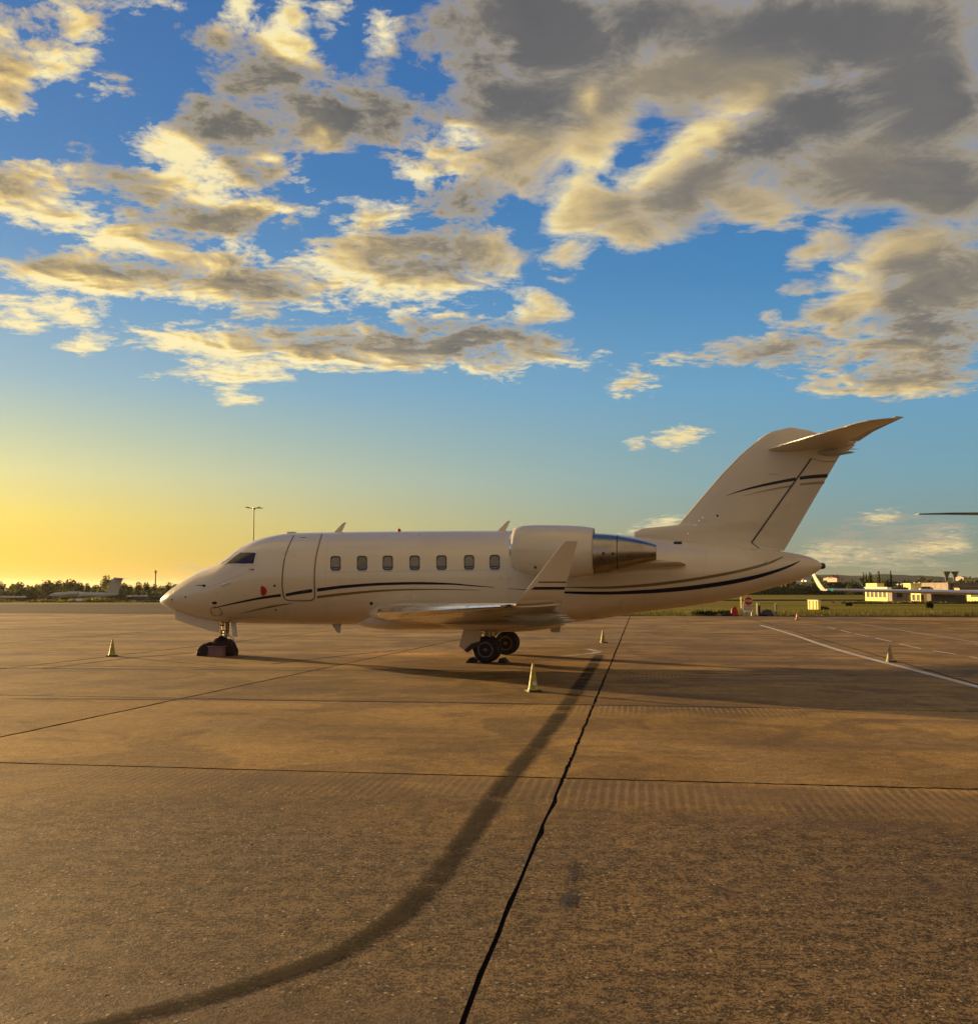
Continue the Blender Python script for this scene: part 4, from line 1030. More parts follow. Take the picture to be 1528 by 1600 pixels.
# rudder plate 4 mm proud behind a dark hinge gap
def quad_plate(name, A, B, C_, D_, off, m, parent, nu=8, nv=14):
    """bilinear plate between picture corners A-B (top) and D-C (bottom)"""
    vs = []; fs = []
    for j in range(nv + 1):
        for i in range(nu + 1):
            u_, v_ = i / nu, j / nv
            x = lerp(lerp(A[0], B[0], u_), lerp(D_[0], C_[0], u_), v_); y = lerp(lerp(A[1], B[1], u_), lerp(D_[1], C_[1], u_), v_)
            vs.append(fhit(x, y, off))
    for j in range(nv):
        for i in range(nu):
            a = j * (nu + 1) + i; fs.append((a, a + 1, a + nu + 2, a + nu + 1))
    return MB().add(vs, fs).build(name, m, parent, True, loc=(0, 0, 0))
rud = quad_plate('rudder', (1269, 717.5), (1309.3, 715), (1226, 858.5), (1176, 848.5), .006, PAINT, fin)
MB().tube([fhit(1267.3, 716.5, .002), fhit(1220, 782.5, .002), fhit(1174, 848, .002)], .020, 6).build('hinge_gap', FRAMEW, rud, True, loc=(0, 0, 0))
MB().tube([fhit(1174, 848, .002), fhit(1186, 856.5, .002)], .010, 6).build('hinge_gap', FRAMEW, rud, True, loc=(0, 0, 0))
MB().tube([fhit(1267, 716.6, .003), fhit(1290, 721.5, .003), fhit(1307, 720.4, .003)], .008, 6).build('hinge_gap', SEAL, rud, True, loc=(0, 0, 0))
fribbon('navy_stripe', [(1134.6, 774.6, 775), (1150, 768.4, 770), (1171, 761.6, 764.6), (1200, 754.4, 758.6), (1243, 745.8, 750.6)], .004, NAVY, fin)
fribbon('navy_stripe', [(1249.5, 744.6, 749.6), (1270, 742, 747.6), (1293, 740.4, 746)], .010, NAVY, rud)
fribbon('bronze_stripe', [(1158.7, 775.6, 776), (1180, 769.6, 770.8), (1205, 763.6, 766), (1240, 757, 760.2)], .004, GOLD2, fin)
fribbon('bronze_stripe', [(1250, 755.2, 758.6), (1270, 753, 757), (1288, 752, 756)], .010, GOLD2, rud)
MB().tube([fhit(x, y, -.002) for x, y in ((1063, 818), (1097, 779.5), (1131, 740.5), (1157, 713.5), (1178, 695))], .006, 6).build('leading_edge_seam', PAINT_G, fin, True, loc=(0, 0, 0))
ctr = fhit(1121, 805.8, .002); MB().lathe(ctr, (0, -1, 0), [(0, .03), (.006, .028)], 10).build('vent', DARKM, fin, loc=(0, 0, 0))
for (x, y) in ((1098, 809), (1092, 814), (1086, 821), (1075, 834)):
    ctr = fhit(x, y, .0); MB().box(ctr + Vector((0, 0, 0)), (.05, .03, .04), ry=.6).build('rivet_plate', CHROME, fin, loc=(0, 0, 0))
fribbon('vent_slot', [(1200, 739.8, 741.4), (1216, 740.2, 741.8)], .003, PAINT_G, fin)
for sg in (1, -1):
    rings = []
    lead = [(0.0, 7.35, 5.60), (0.15, 7.47, 5.63), (0.7, 7.82, 5.68), (1.5, 8.34, 5.745), (2.3, 8.88, 5.80), (2.85, 9.26, 5.845), (3.02, 9.46, 5.865), (3.12, 9.78, 5.885), (3.16, 10.12, 5.895)]
    trail = interp([0, .8, 1.6, 2.4, 3.0, 3.16], [9.42, 9.50, 9.66, 9.90, 10.14, 10.19])
    for (t, s_, z_) in lead:
        ch = trail(t) - s_; tr = .105 if t < 2.8 else .07
        q = [Vector((s_ + x * ch, -sg * t, z_ + y * tr * ch + x * ch * .045 * (1 if t > .1 else 1))) for (x, y) in FO]
        rings.append(q)
    tp = MB().loft(rings).build('tailplane', PAINT, jet, True, loc=(0, 0, 0), auto=50)
    q = []
    for (t, s_, z_) in lead[1:7]: q.append(Vector((s_ - .004, -sg * t, z_)))
    MB().tube(q, .022, 8).build('leading_edge', CHROME, tp, True, loc=(0, 0, 0))
    rg = []
    for t in (.55, 1.6, 2.9):
        te = trail(t); rg.append([Vector((te - .02 + x * .20, -sg * t, 5.60 + (te - 7.4) * .045 + t * .085 + y * .02 * 1.0 - x * .02)) for (x, y) in FO])
    MB().loft(rg).build('elevator', PAINT_G, tp, True, loc=(0, 0, 0), auto=50)
# bullet fairing on the fin tip and the lower one
s_, z_ = PL(1338.7, 694, 0)
MB().lathe(L(8.5, 0, 5.80), (1, 0.0, -.01), [(0, .05), (.25, .16), (.6, .19), (.95, .15), (s_ - 8.5 - .02, .03)], 18).build('bullet_fairing', PAINT, fin, True, loc=(0, 0, 0))
s_, z_ = PL(1333, 708.4, 0)
MB().lathe(L(8.6, 0, z_ + .05), (1, 0, -.02), [(0, .03), (.25, .10), (.5, .11), (s_ - 8.6, .02)], 14).build('lower_bullet', PAINT_G, fin, True, loc=(0, 0, 0))
for dz, ln in ((0.02, .22), (-.09, .20)):
    a = L(9.35, 0, 5.66 + dz); MB().tube([a, a + Vector((ln + .1, 0, .02))], .006, 5).build('static_wick', DARKM, fin, loc=(0, 0, 0))

# ---- main landing gear
def wheel(c, r, w, parent, sgn=1, name='wheel'):
    """tyre and rim, axle across the aircraft"""
    c = Vector(c)
    prof = [(-w / 2, r * .60), (-w / 2 * .98, r * .78), (-w / 2 * .86, r * .92), (-w / 2 * .55, r * .99), (0, r), (w / 2 * .55, r * .99), (w / 2 * .86, r * .92), (w / 2 * .98, r * .78), (w / 2, r * .60)]
    ty = MB().lathe(c, (0, 1, 0), prof, 32).build('tyre', BLACK, parent, True, loc=(0, 0, 0))
    for sd_ in (-1, 1):
        m_ = MB()
        m_.lathe(c + Vector((0, sd_ * w / 2 * .97, 0)), (0, sd_, 0), [(0, r * .60), (.012, r * .58), (.012, r * .50), (-.03, r * .46)], 28, cap=False)
        m_.lathe(c + Vector((0, sd_ * (w / 2 - .035), 0)), (0, sd_, 0), [(0, r * .16), (.05, r * .15), (.06, r * .08), (.06, .001)], 16, cap=False)
        for k in range(8):
            a = 2 * pi * k / 8; d_ = Vector((cos(a), 0, sin(a)))
            m_.box(c + d_ * r * .31 + Vector((0, sd_ * (w / 2 - .02), 0)), (r * .34, .03, r * .10), ry=-a)
        m_.build('rim', RIM, ty, True, loc=(0, 0, 0), auto=40)
        MB().lathe(c + Vector((0, sd_ * (w / 2 - .05), 0)), (0, sd_, 0), [(0, r * .5), (.004, r * .49)], 24).build('wheel_disc', MATS.get('wd') or MATS.setdefault('wd', mat('wheel_dark_red', (0.06, 0.018, 0.014), 0.5, var=.3)), ty, loc=(0, 0, 0))
    return ty
for sg in (1, -1):
    s0, t0 = 0.10, 1.59
    def g(s, t, z): return Vector((s, -sg * t, z))
    leg = MB().tube([g(s0 - .05, t0 + .10, 1.35), g(s0 - .02, t0 + .03, .85), g(s0, t0, .62)], [.10, .095, .09], 14).tube([g(s0, t0, .62), g(s0 + .0, t0, .34)], [.065, .065], 14)
    leg = leg.build('main_gear_leg', STEEL, jet, True, loc=(0, 0, 0))
    MB().tube([g(s0, t0 - .30, .345), g(s0, t0 + .30, .345)], .05, 12).build('axle', DARKM, leg, True, loc=(0, 0, 0))
    for dt in (-.19, .19): wheel(g(s0, t0 + dt, .345), .345, .20, leg)
    MB().tube([g(s0 - .12, t0, .78), g(s0 - .36, t0, .60), g(s0 - .10, t0, .42)], .022, 8).build('torque_link', DARKM, leg, True, loc=(0, 0, 0))
    MB().tube([g(s0 + .05, t0 + .02, .95), g(s0 + .1, t0 - .55, 1.10)], .035, 10).build('side_brace', STEEL, leg, True, loc=(0, 0, 0))
    MB().tube([g(s0 + .10, t0 + .05, .95), g(s0 + .12, t0 + .08, .60), g(s0 + .07, t0 + .1, .42)], .012, 6).build('brake_hose', BLACK, leg, True, loc=(0, 0, 0))
    MB().lathe(g(s0 - .15, t0 + .16, .66), (0, -sg, 0), [(0, .05), (.03, .055), (.035, .0)], 14).build('taxi_lamp', WHITE, leg, True, loc=(0, 0, 0))
    # gear door, drawn from its outline in front of the wheel
    T0 = t0 + .34
    dp = [(729, 966), (741, 968), (752, 984), (749, 1003), (728, 1019), (724, 1015.5), (716.5, 1010.5), (722, 990)]
    P = [PL(x, y, T0) for x, y in dp]
    r1 = [g(s, T0 + .02 - .10 * (1.2 - z), z) for s, z in P]; r2 = [g(s, T0 - .02 - .10 * (1.2 - z), z) for s, z in P]; n = len(P)
    MB().add(r1 + r2, [tuple(range(n)), tuple(reversed(range(n, 2 * n)))] + [(i, (i + 1) % n, n + (i + 1) % n, n + i) for i in range(n)]).build('main_gear_door', PAINT, leg, loc=(0, 0, 0))
    P = [PL(x, y, T0 - .1) for x, y in ((726, 1016), (737, 1006), (750, 1002), (751, 1008), (741, 1012), (731, 1019.5))]
    r1 = [g(s, T0 - .02, z) for s, z in P]; r2 = [g(s, T0 - .14, z) for s, z in P]; n = len(P)
    MB().add(r1 + r2, [tuple(range(n)), tuple(reversed(range(n, 2 * n)))] + [(i, (i + 1) % n, n + (i + 1) % n, n + i) for i in range(n)]).build('door_linkage', DARKM, leg, loc=(0, 0, 0))
    # bulged bay fairing above the leg
    rg = []
    for i in range(13):
        f = i / 12; s = lerp(-1.15, 2.15, f); e = max(.03, sin(pi * f)) ** .55
        cz = 1.02; ctr = g(s, 1.75, cz)
        rg.append([ctr + Vector((0, cos(2 * pi * k / 16) * .95 * e, sin(2 * pi * k / 16) * (.22 if sin(2 * pi * k / 16) < 0 else .18) * e)) for k in range(16)])
    MB().loft(rg).build('gear_bay_fairing', PAINT, jet, True, loc=(0, 0, 0))
    # bay door hanging forward: small dark pointed plate
    P = [PL(x, y, 1.9) for x, y in ((712.5, 978.5), (724, 974.5), (731, 974), (731, 982))]
    r1 = [g(s, 1.92, z) for s, z in P]; r2 = [g(s, 1.86, z) for s, z in P]; n = 4
    MB().add(r1 + r2, [tuple(range(n)), tuple(reversed(range(n, 2 * n)))] + [(i, (i + 1) % n, n + (i + 1) % n, n + i) for i in range(n)]).build('bay_door_hinge', DARKM, leg, loc=(0, 0, 0))

# ---- nose landing gear
sN, _ = PL(352.5, 1010, 0)
nleg = MB().tube([L(sN + .02, 0, 1.15), L(sN, 0, .55)], [.085, .08], 14).tube([L(sN, 0, .56), L(sN, 0, .22)], [.05, .05], 12).build('nose_gear_leg', STEEL, jet, True, loc=(0, 0, 0))
for dt in (-.17, .17): wheel(L(sN, dt, .23), .23, .14, nleg)
MB().tube([L(sN, -.22, .23), L(sN, .22, .23)], .035, 10).build('axle', DARKM, nleg, True, loc=(0, 0, 0))
rr_ = random.Random(3)
for k in range(7):
    z = .48 + k * .075; MB().box(L(sN - .05 + rr_.uniform(-.03, .05), .07, z), (.10 + rr_.uniform(0, .05), .06, .035), rz=rr_.uniform(-.6, .6)).build('clamp', (DARKM, STEEL, BLACK)[k % 3], nleg, loc=(0, 0, 0))
for (a, b, r) in ((( -.10, .05, 1.05), (-.11, .07, .5), .018), ((.10, .05, 1.05), (.10, .06, .62), .016), ((.06, .09, .95), (.05, .1, .45), .010)):
    MB().tube([L(sN + a[0], a[1], a[2]), L(sN + (a[0] + b[0]) / 2 + .03, a[1] + .03, (a[2] + b[2]) / 2), L(sN + b[0], b[1], b[2])], r, 8).build('hydraulic_hose', BLACK if r < .017 else STEEL, nleg, True, loc=(0, 0, 0))
MB().tube([L(sN + .05, 0, .60), L(sN + .27, 0, .44), L(sN + .03, 0, .30)], .020, 8).build('torque_link', STEEL, nleg, True, loc=(0, 0, 0))
MB().tube([L(sN - .0, 0, .75), L(sN - .55, 0, 1.12)], .030, 10).build('drag_brace', STEEL, nleg, True, loc=(0, 0, 0))
MB().lathe(L(sN - .10, .1, .66), (-1, 0, 0), [(0, .05), (.03, .05), (.035, .0)], 14).build('taxi_lamp', WHITE, nleg, True, loc=(0, 0, 0))
for sg in (1, -1):
    dp = [(273.5, 954), (274.5, 968.5), (300, 977), (328, 985.6), (342.5, 988.6), (342.5, 972), (315, 965)]
    t_ = .30 * sg; P = [PL(x, y, .30) for x, y in dp]; n = len(P)
    r1 = [L(s, t_ + .012 * sg, z) for s, z in P]; r2 = [L(s, t_ - .012 * sg, z) for s, z in P]
    MB().add(r1 + r2, [tuple(range(n)), tuple(reversed(range(n, 2 * n)))] + [(i, (i + 1) % n, n + (i + 1) % n, n + i) for i in range(n)]).build('nose_gear_door', PAINT, jet, loc=(0, 0, 0))
P = [PL(x, y, .1) for x, y in ((361.5, 972), (368, 972), (371, 995.5), (364.5, 996))]
MB().add([L(s, .14, z) for s, z in P] + [L(s, .08, z) for s, z in P], [(0, 1, 2, 3), (7, 6, 5, 4), (0, 4, 5, 1), (1, 5, 6, 2), (2, 6, 7, 3), (3, 7, 4, 0)]).build('aft_gear_door', WHITE, nleg, loc=(0, 0, 0))

def worldA(s, t, z=0.0):
    return Vector((OX + s * cos(PSI) - t * sin(PSI), OY - s * sin(PSI) - t * cos(PSI), z))
# ---- loose things round the wheels
def lumpy(name, c, d, m, seed, parent=None, n=(22, 14), amp=.12):
    r_ = random.Random(seed); ph = [r_.uniform(0, 6.28) for _ in range(8)]; vs = []; fs = []; nu, nv = n
    for j in range(nv + 1):
        v_ = pi * j / nv
        for i in range(nu):
            u_ = 2 * pi * i / nu; k_ = 1 + amp * (sin(3 * u_ + ph[0] + 2 * v_) * .5 + sin(5 * u_ + ph[1]) * sin(4 * v_ + ph[2]) * .5 + sin(9 * u_ + ph[3] + 5 * v_) * .25)
            x = sin(v_) * cos(u_) * d[0] / 2 * k_; y = sin(v_) * sin(u_) * d[1] / 2 * k_; z = max(cos(v_) * d[2] * k_, 0) if j < nv / 2 else 0
            if j >= nv / 2: z = 0; 
            vs.append((c[0] + x, c[1] + y, c[2] + z * 1.0))
    for j in range(nv):
        for i in range(nu): fs.append((j * nu + i, j * nu + (i + 1) % nu, (j + 1) * nu + (i + 1) % nu, (j + 1) * nu + i))
    o = mesh(name, vs, fs, m, parent, True)
    bm = bmesh.new(); bm.from_mesh(o.data); bmesh.ops.remove_doubles(bm, verts=bm.verts, dist=1e-5); bmesh.ops.recalc_face_normals(bm, faces=bm.faces); bm.to_mesh(o.data); bm.free()
    return o
c = worldA(sN - .30, .40); tag(lumpy('cover_bag', (c.x, c.y, 0), (.78, .46, .36), CLOTH, 4), 'black crumpled cover bag lying in front of the nose wheel of the parked jet', 'bag')
c = worldA(sN + .02, .20); tag(lumpy('wheel_cover', (c.x, c.y, 0), (.84, .70, .47), CLOTH, 9, amp=.2), 'black cloth cover heaped over the nose wheels', 'wheel cover')
c = worldA(sN + .02, .62)
tr_ = MB().box((c.x, c.y, .135), (.46, .20, .27), rz=-PSI, taper=.94).box((c.x, c.y, .275), (.50, .24, .02), rz=-PSI)
tag(tr_.build('chock_crate', MAUVE, loc=(c.x, c.y, 0)), 'dusky mauve box standing against the nose wheel', 'box')
for ds, lab in ((-.40, 'dark wheel chock in front of the near main wheel'), (.42, 'dark wheel chock behind the near main wheel')):
    c = worldA(.10 + ds, 1.6); m_ = MB(); sgn = 1 if ds < 0 else -1
    vs = []
    for yy in (-.26, .26):
        for (x, z) in ((-.13, 0), (.11, 0), (.06, .12), (-.02, .13)): vs.append(Vector((x * sgn, yy, z)))
    R_ = Matrix.Rotation(-PSI, 3, 'Z'); vs = [R_ @ v + Vector((c.x, c.y, 0)) for v in vs]
    tag(MB().add(vs, [(0, 1, 2, 3), (7, 6, 5, 4), (0, 4, 5, 1), (1, 5, 6, 2), (2, 6, 7, 3), (3, 7, 4, 0)]).build('wheel_chock', BLACK), lab, 'wheel chock', 'wheel chocks')

# ------------------------------------------------------------------ cones
def cone(p, h, r, m, label, dark=True, rz=0.3, lean=0.0):
    t = thing('traffic_cone', label, 'traffic cone', (p.x, p.y, 0), rz, 'traffic cones')
    MB().box((0, 0, .015), (r * 2.5, r * 2.5, .03), taper=.94).build('base', BLACK if dark else m, t)
    b = MB().lathe((0, 0, .03), (0, 0, 1), [(0, r), (.012, r * .98), (.03, r * .86), (h * .5, r * .52), (h * .86, r * .24), (h * .93, r * .20), (h - .03, r * .17), (h - .025, r * .10), (h - .06, r * .08)], 20).build('cone_body', m, t, True)
    MB().lathe((0, 0, h * .95), (0, 0, 1), [(0, r * .215), (h * .045, r * .19), (h * .05, r * .12)], 16).build('cone_tip', CONEO if m is CONEY else WHITE, t, True)
    MB().lathe((0, 0, h * .50), (0, 0, 1), [(0, r * .535), (h * .16, r * .435)], 18, cap=False).build('reflective_band', mat('cone_band', (0.46, 0.43, 0.30), 0.4, var=.3, vscale=20), t, True)
    return t
CW = mat('cone_sticker', (0.55, 0.53, 0.42), 0.5, var=.25, vscale=30)
cA = cone(gnd(833, 1080.5), .525, .105, CONEY, 'yellow cone with dark base in front of the parked jet, largest of the yellow cones')
MB().add([Vector((sin(a) * (.105 * .86 + (.105 * .52 - .105 * .86) * (z - .06) / .2325 + .004), -cos(a) * (.105 * .86 + (.105 * .52 - .105 * .86) * (z - .06) / .2325 + .004), z)) for z in (.12, .19) for a in (-.5, -.2, .1, .45)], [(0, 1, 5, 4), (1, 2, 6, 5), (2, 3, 7, 6)]).build('sticker', CW, cA)
cone(gnd(175, 1025.5), .47, .105, CONEY, 'yellow cone standing alone to the left of the nose wheel', rz=.1)
cone(gnd(942, 1004.5), .44, .10, CONEY, 'small yellow cone behind the jet beside the long concrete joint', rz=.5)
cone(gnd(1390.5, 1034.5), .48, .10, mat('cone_faded', (.27, .22, .11), .6, var=.25, vscale=9), 'faded brownish cone beside the pale guide line right of the tail', rz=.2)
co = cone(gnd(1245.5, 968.8), .42, .10, CONEO, 'small orange and white cone near the grass edge under the jet tail', rz=.0)
MB().lathe((0, 0, .2), (0, 0, 1), [(0, .069), (.10, .05)], 14, cap=False).build('white_band', WHITE, co, True)

# ------------------------------------------------------------------ right foreground jet (wing and tail reach into the frame)
rj_ = thing('business_jet', 'jet mostly outside the right edge, only its grey wing and dark tailplane in view', 'jet plane', (32.3, 57, 0), 0)
GREYW = mat('wing_grey_paint', (0.50, 0.53, 0.56), 0.32, coat=.6, var=.04)
DKW = mat('tailplane_dark', (0.05, 0.06, 0.065), 0.35, coat=.4)
def fus_simple(L_, R, z0, m, parent, name='fuselage'):
    rg = []
    for i in range(21):
        f = i / 20; s = -L_ * .45 + L_ * f
        r = R * (min(1, (f / .16)) ** .55 if f < .16 else (1 if f < .68 else max(.06, 1 - ((f - .68) / .32) ** 1.6 * .94)))
        r = max(r, .04); zc = z0 + (R - r) * (-.3 if f < .16 else .55 if f > .68 else 0)
        rg.append([Vector((r * cos(2 * pi * k / 24), s, zc + r * sin(2 * pi * k / 24))) for k in range(24)])
    return MB().loft(rg).build(name, m, parent, True)
fus_simple(18, 1.25, 2.35, PAINT, rj_)
# front faces the camera: local +y runs aft
def foil_y(px_, s0, ch, z0, tr):
    return [Vector((px_, s0 + x * ch, z0 + y * tr * ch)) for (x, y) in FO]
for sg in (-1, 1):
    W_ = MB().loft([foil_y(sg * .8, -3.0, 5.2, 1.46, .085), foil_y(sg * 4, -1.6, 3.9, 1.60, .085), foil_y(sg * 9, .3, 2.5, 1.72, .09), foil_y(sg * 13.0, 1.6, 1.35, 1.80, .10)]).build('wing', GREYW, rj_, True)
    wl = []
    for f in (0, .12, .35, .7, 1.0):
        xx = 13.0 + .10 * min(1, f * 6) + .42 * f; ch = lerp(.95, .45, f); s_ = lerp(1.8, 2.5, f); zz = lerp(1.80, 2.86, f)
        wl.append([Vector((sg * (xx - y * .06 * ch), s_ + x * ch, zz + y * .09 * ch * (1 if f < .1 else .3))) for (x, y) in FO])
    MB().loft(wl).build('winglet', WHITE, W_, True)
    MB().lathe((sg * 12.72, 1.60, 1.80), (0, -1, 0), [(0, .085), (.04, .07), (.06, .035), (.07, .0)], 12).build('navigation_light', mat('green_lens', (0.01, .35, .18), .2, coat=1, emit=(.02, .75, .38), estr=.25) if sg < 0 else RED, W_, True)
    MB().loft([foil_y(sg * .15, 7.6, 2.1, 6.62, .09), foil_y(sg * 2.4, 8.7, 1.5, 6.70, .09), foil_y(sg * 4.25, 9.6, .9, 6.72, .08)]).build('tailplane', DKW, rj_, True)
    MB().lathe((sg * 2.2, 1.6, 2.9), (0, 1, 0), [(0, .55), (.15, .66), (1.2, .70), (2.4, .62), (3.2, .4)], 20).build('engine_nacelle', PAINT, rj_, True)
MB().loft([[Vector((.14 * y * 6, s0 + x * ch, z)) for (x, y) in FO] for (s0, ch, z) in ((4.2, 4.6, 3.1), (6.2, 3.4, 5.0), (7.6, 2.6, 6.65))]).build('tail_fin', PAINT, rj_, True)
for (sx, sy) in ((0, -7.5), (-1.7, .6), (1.7, .6)):
    l_ = MB().tube([(sx, sy, 1.6), (sx, sy, .35)], .07, 8).build('gear_leg', STEEL, rj_)
    MB().lathe((sx, sy, .33), (1, 0, 0), [(-.1, .2), (-.1, .3), (0, .33), (.1, .3), (.1, .2)], 18).build('wheel', BLACK, l_, True)

# ------------------------------------------------------------------ far left jet
def far_jet():
    Y = 285; nose = at(76, 929, Y); tail = at(190, 929, Y); Ln = tail.x - nose.x; zgl = zg(nose.x, Y)
    FJ = mat('far_jet_paint', (0.34, 0.35, 0.38), .4, coat=.4)
    t = thing('business_jet', 'distant pale jet parked side on before the trees at far left', 'jet plane', (nose.x, Y, zgl), 0)
    k = Y / F; z0 = (at(0, 929.5, Y).z - zgl); R = 3.7 * k
    rg = []
    for i in range(18):
        f = i / 17; r = R * (min(1, f / .12) ** .5 if f < .12 else (1 if f < .72 else max(.08, 1 - ((f - .72) / .28) ** 1.5))); r = max(r, .05)
        rg.append([Vector((Ln * f * .97, r * cos(2 * pi * q / 16), z0 + (R - r) * (.5 if f > .5 else -.35) + r * sin(2 * pi * q / 16))) for q in range(16)])
    MB().loft(rg).build('fuselage', FJ, t, True)
    def pz(x, y): p = at(x, y, Y); return (p.x - nose.x, p.z - zgl)
    fn = [pz(167, 922), pz(175, 906), pz(179, 902), pz(193, 903.5), pz(190, 909), pz(184, 930), pz(170, 931)]
    n = len(fn); MB().add([Vector((s, -.12, z)) for s, z in fn] + [Vector((s, .12, z)) for s, z in fn], [tuple(range(n)), tuple(reversed(range(n, 2 * n)))] + [(i, (i + 1) % n, n + (i + 1) % n, n + i) for i in range(n)]).build('tail_fin', FJ, t)
    tz = pz(185, 905)[1]; ts = pz(178, 905)[0]
    for sg in (1, -1):
        MB().loft([[Vector((ts + x * 2.6, sg * .1, tz + y * .22)) for (x, y) in FO], [Vector((ts + 1.9 + x * 1.3, sg * 3.6, tz + .15 + y * .12)) for (x, y) in FO]]).build('tailplane', FJ, t, True)
        MB().loft([[Vector((Ln * .40 + x * 4.4, sg * .5, z0 - R * .6 + y * .5)) for (x, y) in FO], [Vector((Ln * .40 + 4.2 + x * 1.4, sg * 9.2, z0 - R * .2 + y * .15)) for (x, y) in FO]]).build('wing', FJ, t, True)
        en = MB().lathe((pz(137, 0)[0], sg * 1.75, z0 + R * .45), (1, 0, 0), [(0, .5), (.2, .62), (2.1, .62), (2.9, .4)], 16).build('engine_nacelle', FJ, t, True)
        MB().lathe((pz(137, 0)[0] + 2.86, sg * 1.75, z0 + R * .45), (1, 0, 0), [(0, .38), (.1, .34)], 12).build('exhaust', BLACK, en)
    for (s, y) in ((Ln * .1, 0), (Ln * .5, 1.4), (Ln * .5, -1.4)): MB().tube([(s, y, z0 - R * .8), (s, y, .0)], .12, 6).build('gear_leg', DARKM, t)
far_jet()

# ------------------------------------------------------------------ trees and hedges
def leafmat(name, c, seed=0):
    m = bpy.data.materials.new(name); m.use_nodes = True; T = NT(m.node_tree); b = m.node_tree.nodes['Principled BSDF']
    g = T.node('ShaderNodeNewGeometry'); n = T.noise(g.outputs['Position'], .5, 3, .6)
    r = g.outputs['Random Per Island'] if 'Random Per Island' in g.outputs else n
    cc = T.mix(r, tuple(a * .55 for a in c), tuple(min(1, a * 1.5) for a in c)); T.put(b.inputs['Base Color'], cc)
    b.inputs['Roughness'].default_value = .7; b.inputs['Specular IOR Level'].default_value = .15
    tl = T.node('ShaderNodeBsdfTranslucent'); T.put(tl.inputs[0], T.mix(.5, cc, (.12, .14, .02))); mx = T.node('ShaderNodeMixShader'); mx.inputs[0].default_value = .30
    T.l.new(b.outputs[0], mx.inputs[1]); T.l.new(tl.outputs[0], mx.inputs[2]); T.l.new(mx.outputs[0], m.node_tree.nodes['Material Output'].inputs[0])
    return m
LEAF = [leafmat('broadleaf_foliage', (0.070, 0.075, 0.022)), leafmat('olive_foliage', (0.085, 0.080, 0.028)), leafmat('dark_foliage', (0.040, 0.048, 0.020)), leafmat('scrub_foliage', (0.11, 0.095, 0.030))]
BARK = mat('bark', (0.07, 0.05, 0.035), .9, var=.3)
def leaf_quads(lobes, n, size, rnd):
    """leaf-sized faces scattered through a set of ellipsoids"""
    vs = []; fs = []
    tot = sum(l[3] * l[4] for l in lobes)
    for l in lobes:
        cnt = int(n * l[3] * l[4] / tot)
        for _ in range(cnt):
            d = Vector((rnd.gauss(0, 1), rnd.gauss(0, 1), rnd.gauss(0, 1))).normalized() * (rnd.random() ** .38) * rnd.uniform(.86, 1.1)
            p = Vector((l[0] + d.x * l[3], l[1] + d.y * l[3], l[2] + d.z * l[4]))
            s = size * rnd.uniform(.6, 1.3); a = Vector((rnd.gauss(0, 1), rnd.gauss(0, 1), rnd.gauss(0, 1))).normalized(); b = a.orthogonal().normalized(); c = a.cross(b)
            k = len(vs); vs += [p - b * s * .5 - c * s * .4, p + b * s * .5 - c * s * .3, p + b * s * .35 + c * s * .45, p - b * s * .4 + c * s * .4]; fs.append((k, k + 1, k + 2, k + 3))
    return vs, fs
def tree(name, label, base, h, w, m, seed, n=420, cat='tree', group=None, slim=False, low=.12):
    r = random.Random(seed); t = thing(name, label, cat, base, r.uniform(0, 6), group)
    tr = MB().tube([(0, 0, -.3), (.02 * h, 0, h * .3), (-.01 * h, .01 * h, h * .62), (0, 0, h * .85)], [.035 * h, .026 * h, .015 * h, .005 * h], 7)
    for _ in range(5):
        a = r.uniform(0, 6.28); z = h * r.uniform(.25, .55); tr.tube([(0, 0, z), (cos(a) * w * .18, sin(a) * w * .18, z + h * .12), (cos(a) * w * .33, sin(a) * w * .33, z + h * .28)], [.014 * h, .009 * h, .004 * h], 5)
    tr.build('trunk', BARK, t)
    lobes = []
    if slim:
        for i in range(7): f = i / 6; lobes.append((r.uniform(-.06, .06) * w, 0, h * (.12 + .8 * f), w * .5 * (1 - .75 * abs(f - .35) ** 1.3), h * .13))
    else:
        for i in range(11):
            a = r.uniform(0, 6.28); f = r.random(); zz = h * (low + .16 + .44 * f); rad = w * .34 * (1.15 - f * .75)
            lobes.append((cos(a) * rad * r.uniform(.2, 1), sin(a) * rad * r.uniform(.2, 1), zz, w * r.uniform(.20, .30), h * r.uniform(.13, .20)))
        lobes.append((0, 0, h * .80, w * .26, h * .19)); lobes.append((0, 0, h * .66, w * .34, h * .18)); lobes.append((0, 0, h * .5, w * .40, h * .34)); lobes.append((0, 0, h * .62, w * .34, h * .36)); lobes.append((0, 0, h * .25, w * .42, h * .22))
    vs, fs = leaf_quads(lobes, n, max(.35, w * .075), r)
    mesh('crown', vs, fs, m, t)
    return t
left_trees = [(3, 907, 15), (21, 915, 20), (31, 907.2, 17), (46, 916, 18), (62, 911, 20), (74, 905.2, 22), (92, 905.6, 20), (110, 904.6, 26), (124, 908.5, 16), (137, 911, 12), (151, 912.5, 18), (167, 898.2, 20), (181, 904, 18), (193, 909, 16), (203, 912.5, 12), (217, 908.2, 13), (229, 908.4, 12), (241, 913, 16), (253, 914, 16), (264, 908.6, 14), (276, 911, 18), (292, 914, 18), (310, 913, 20), (-20, 908, 24), (-45, 904, 28), (330, 912, 20)]
desc = ['low', 'rounded', 'dense', 'broad', 'ragged', 'spreading']
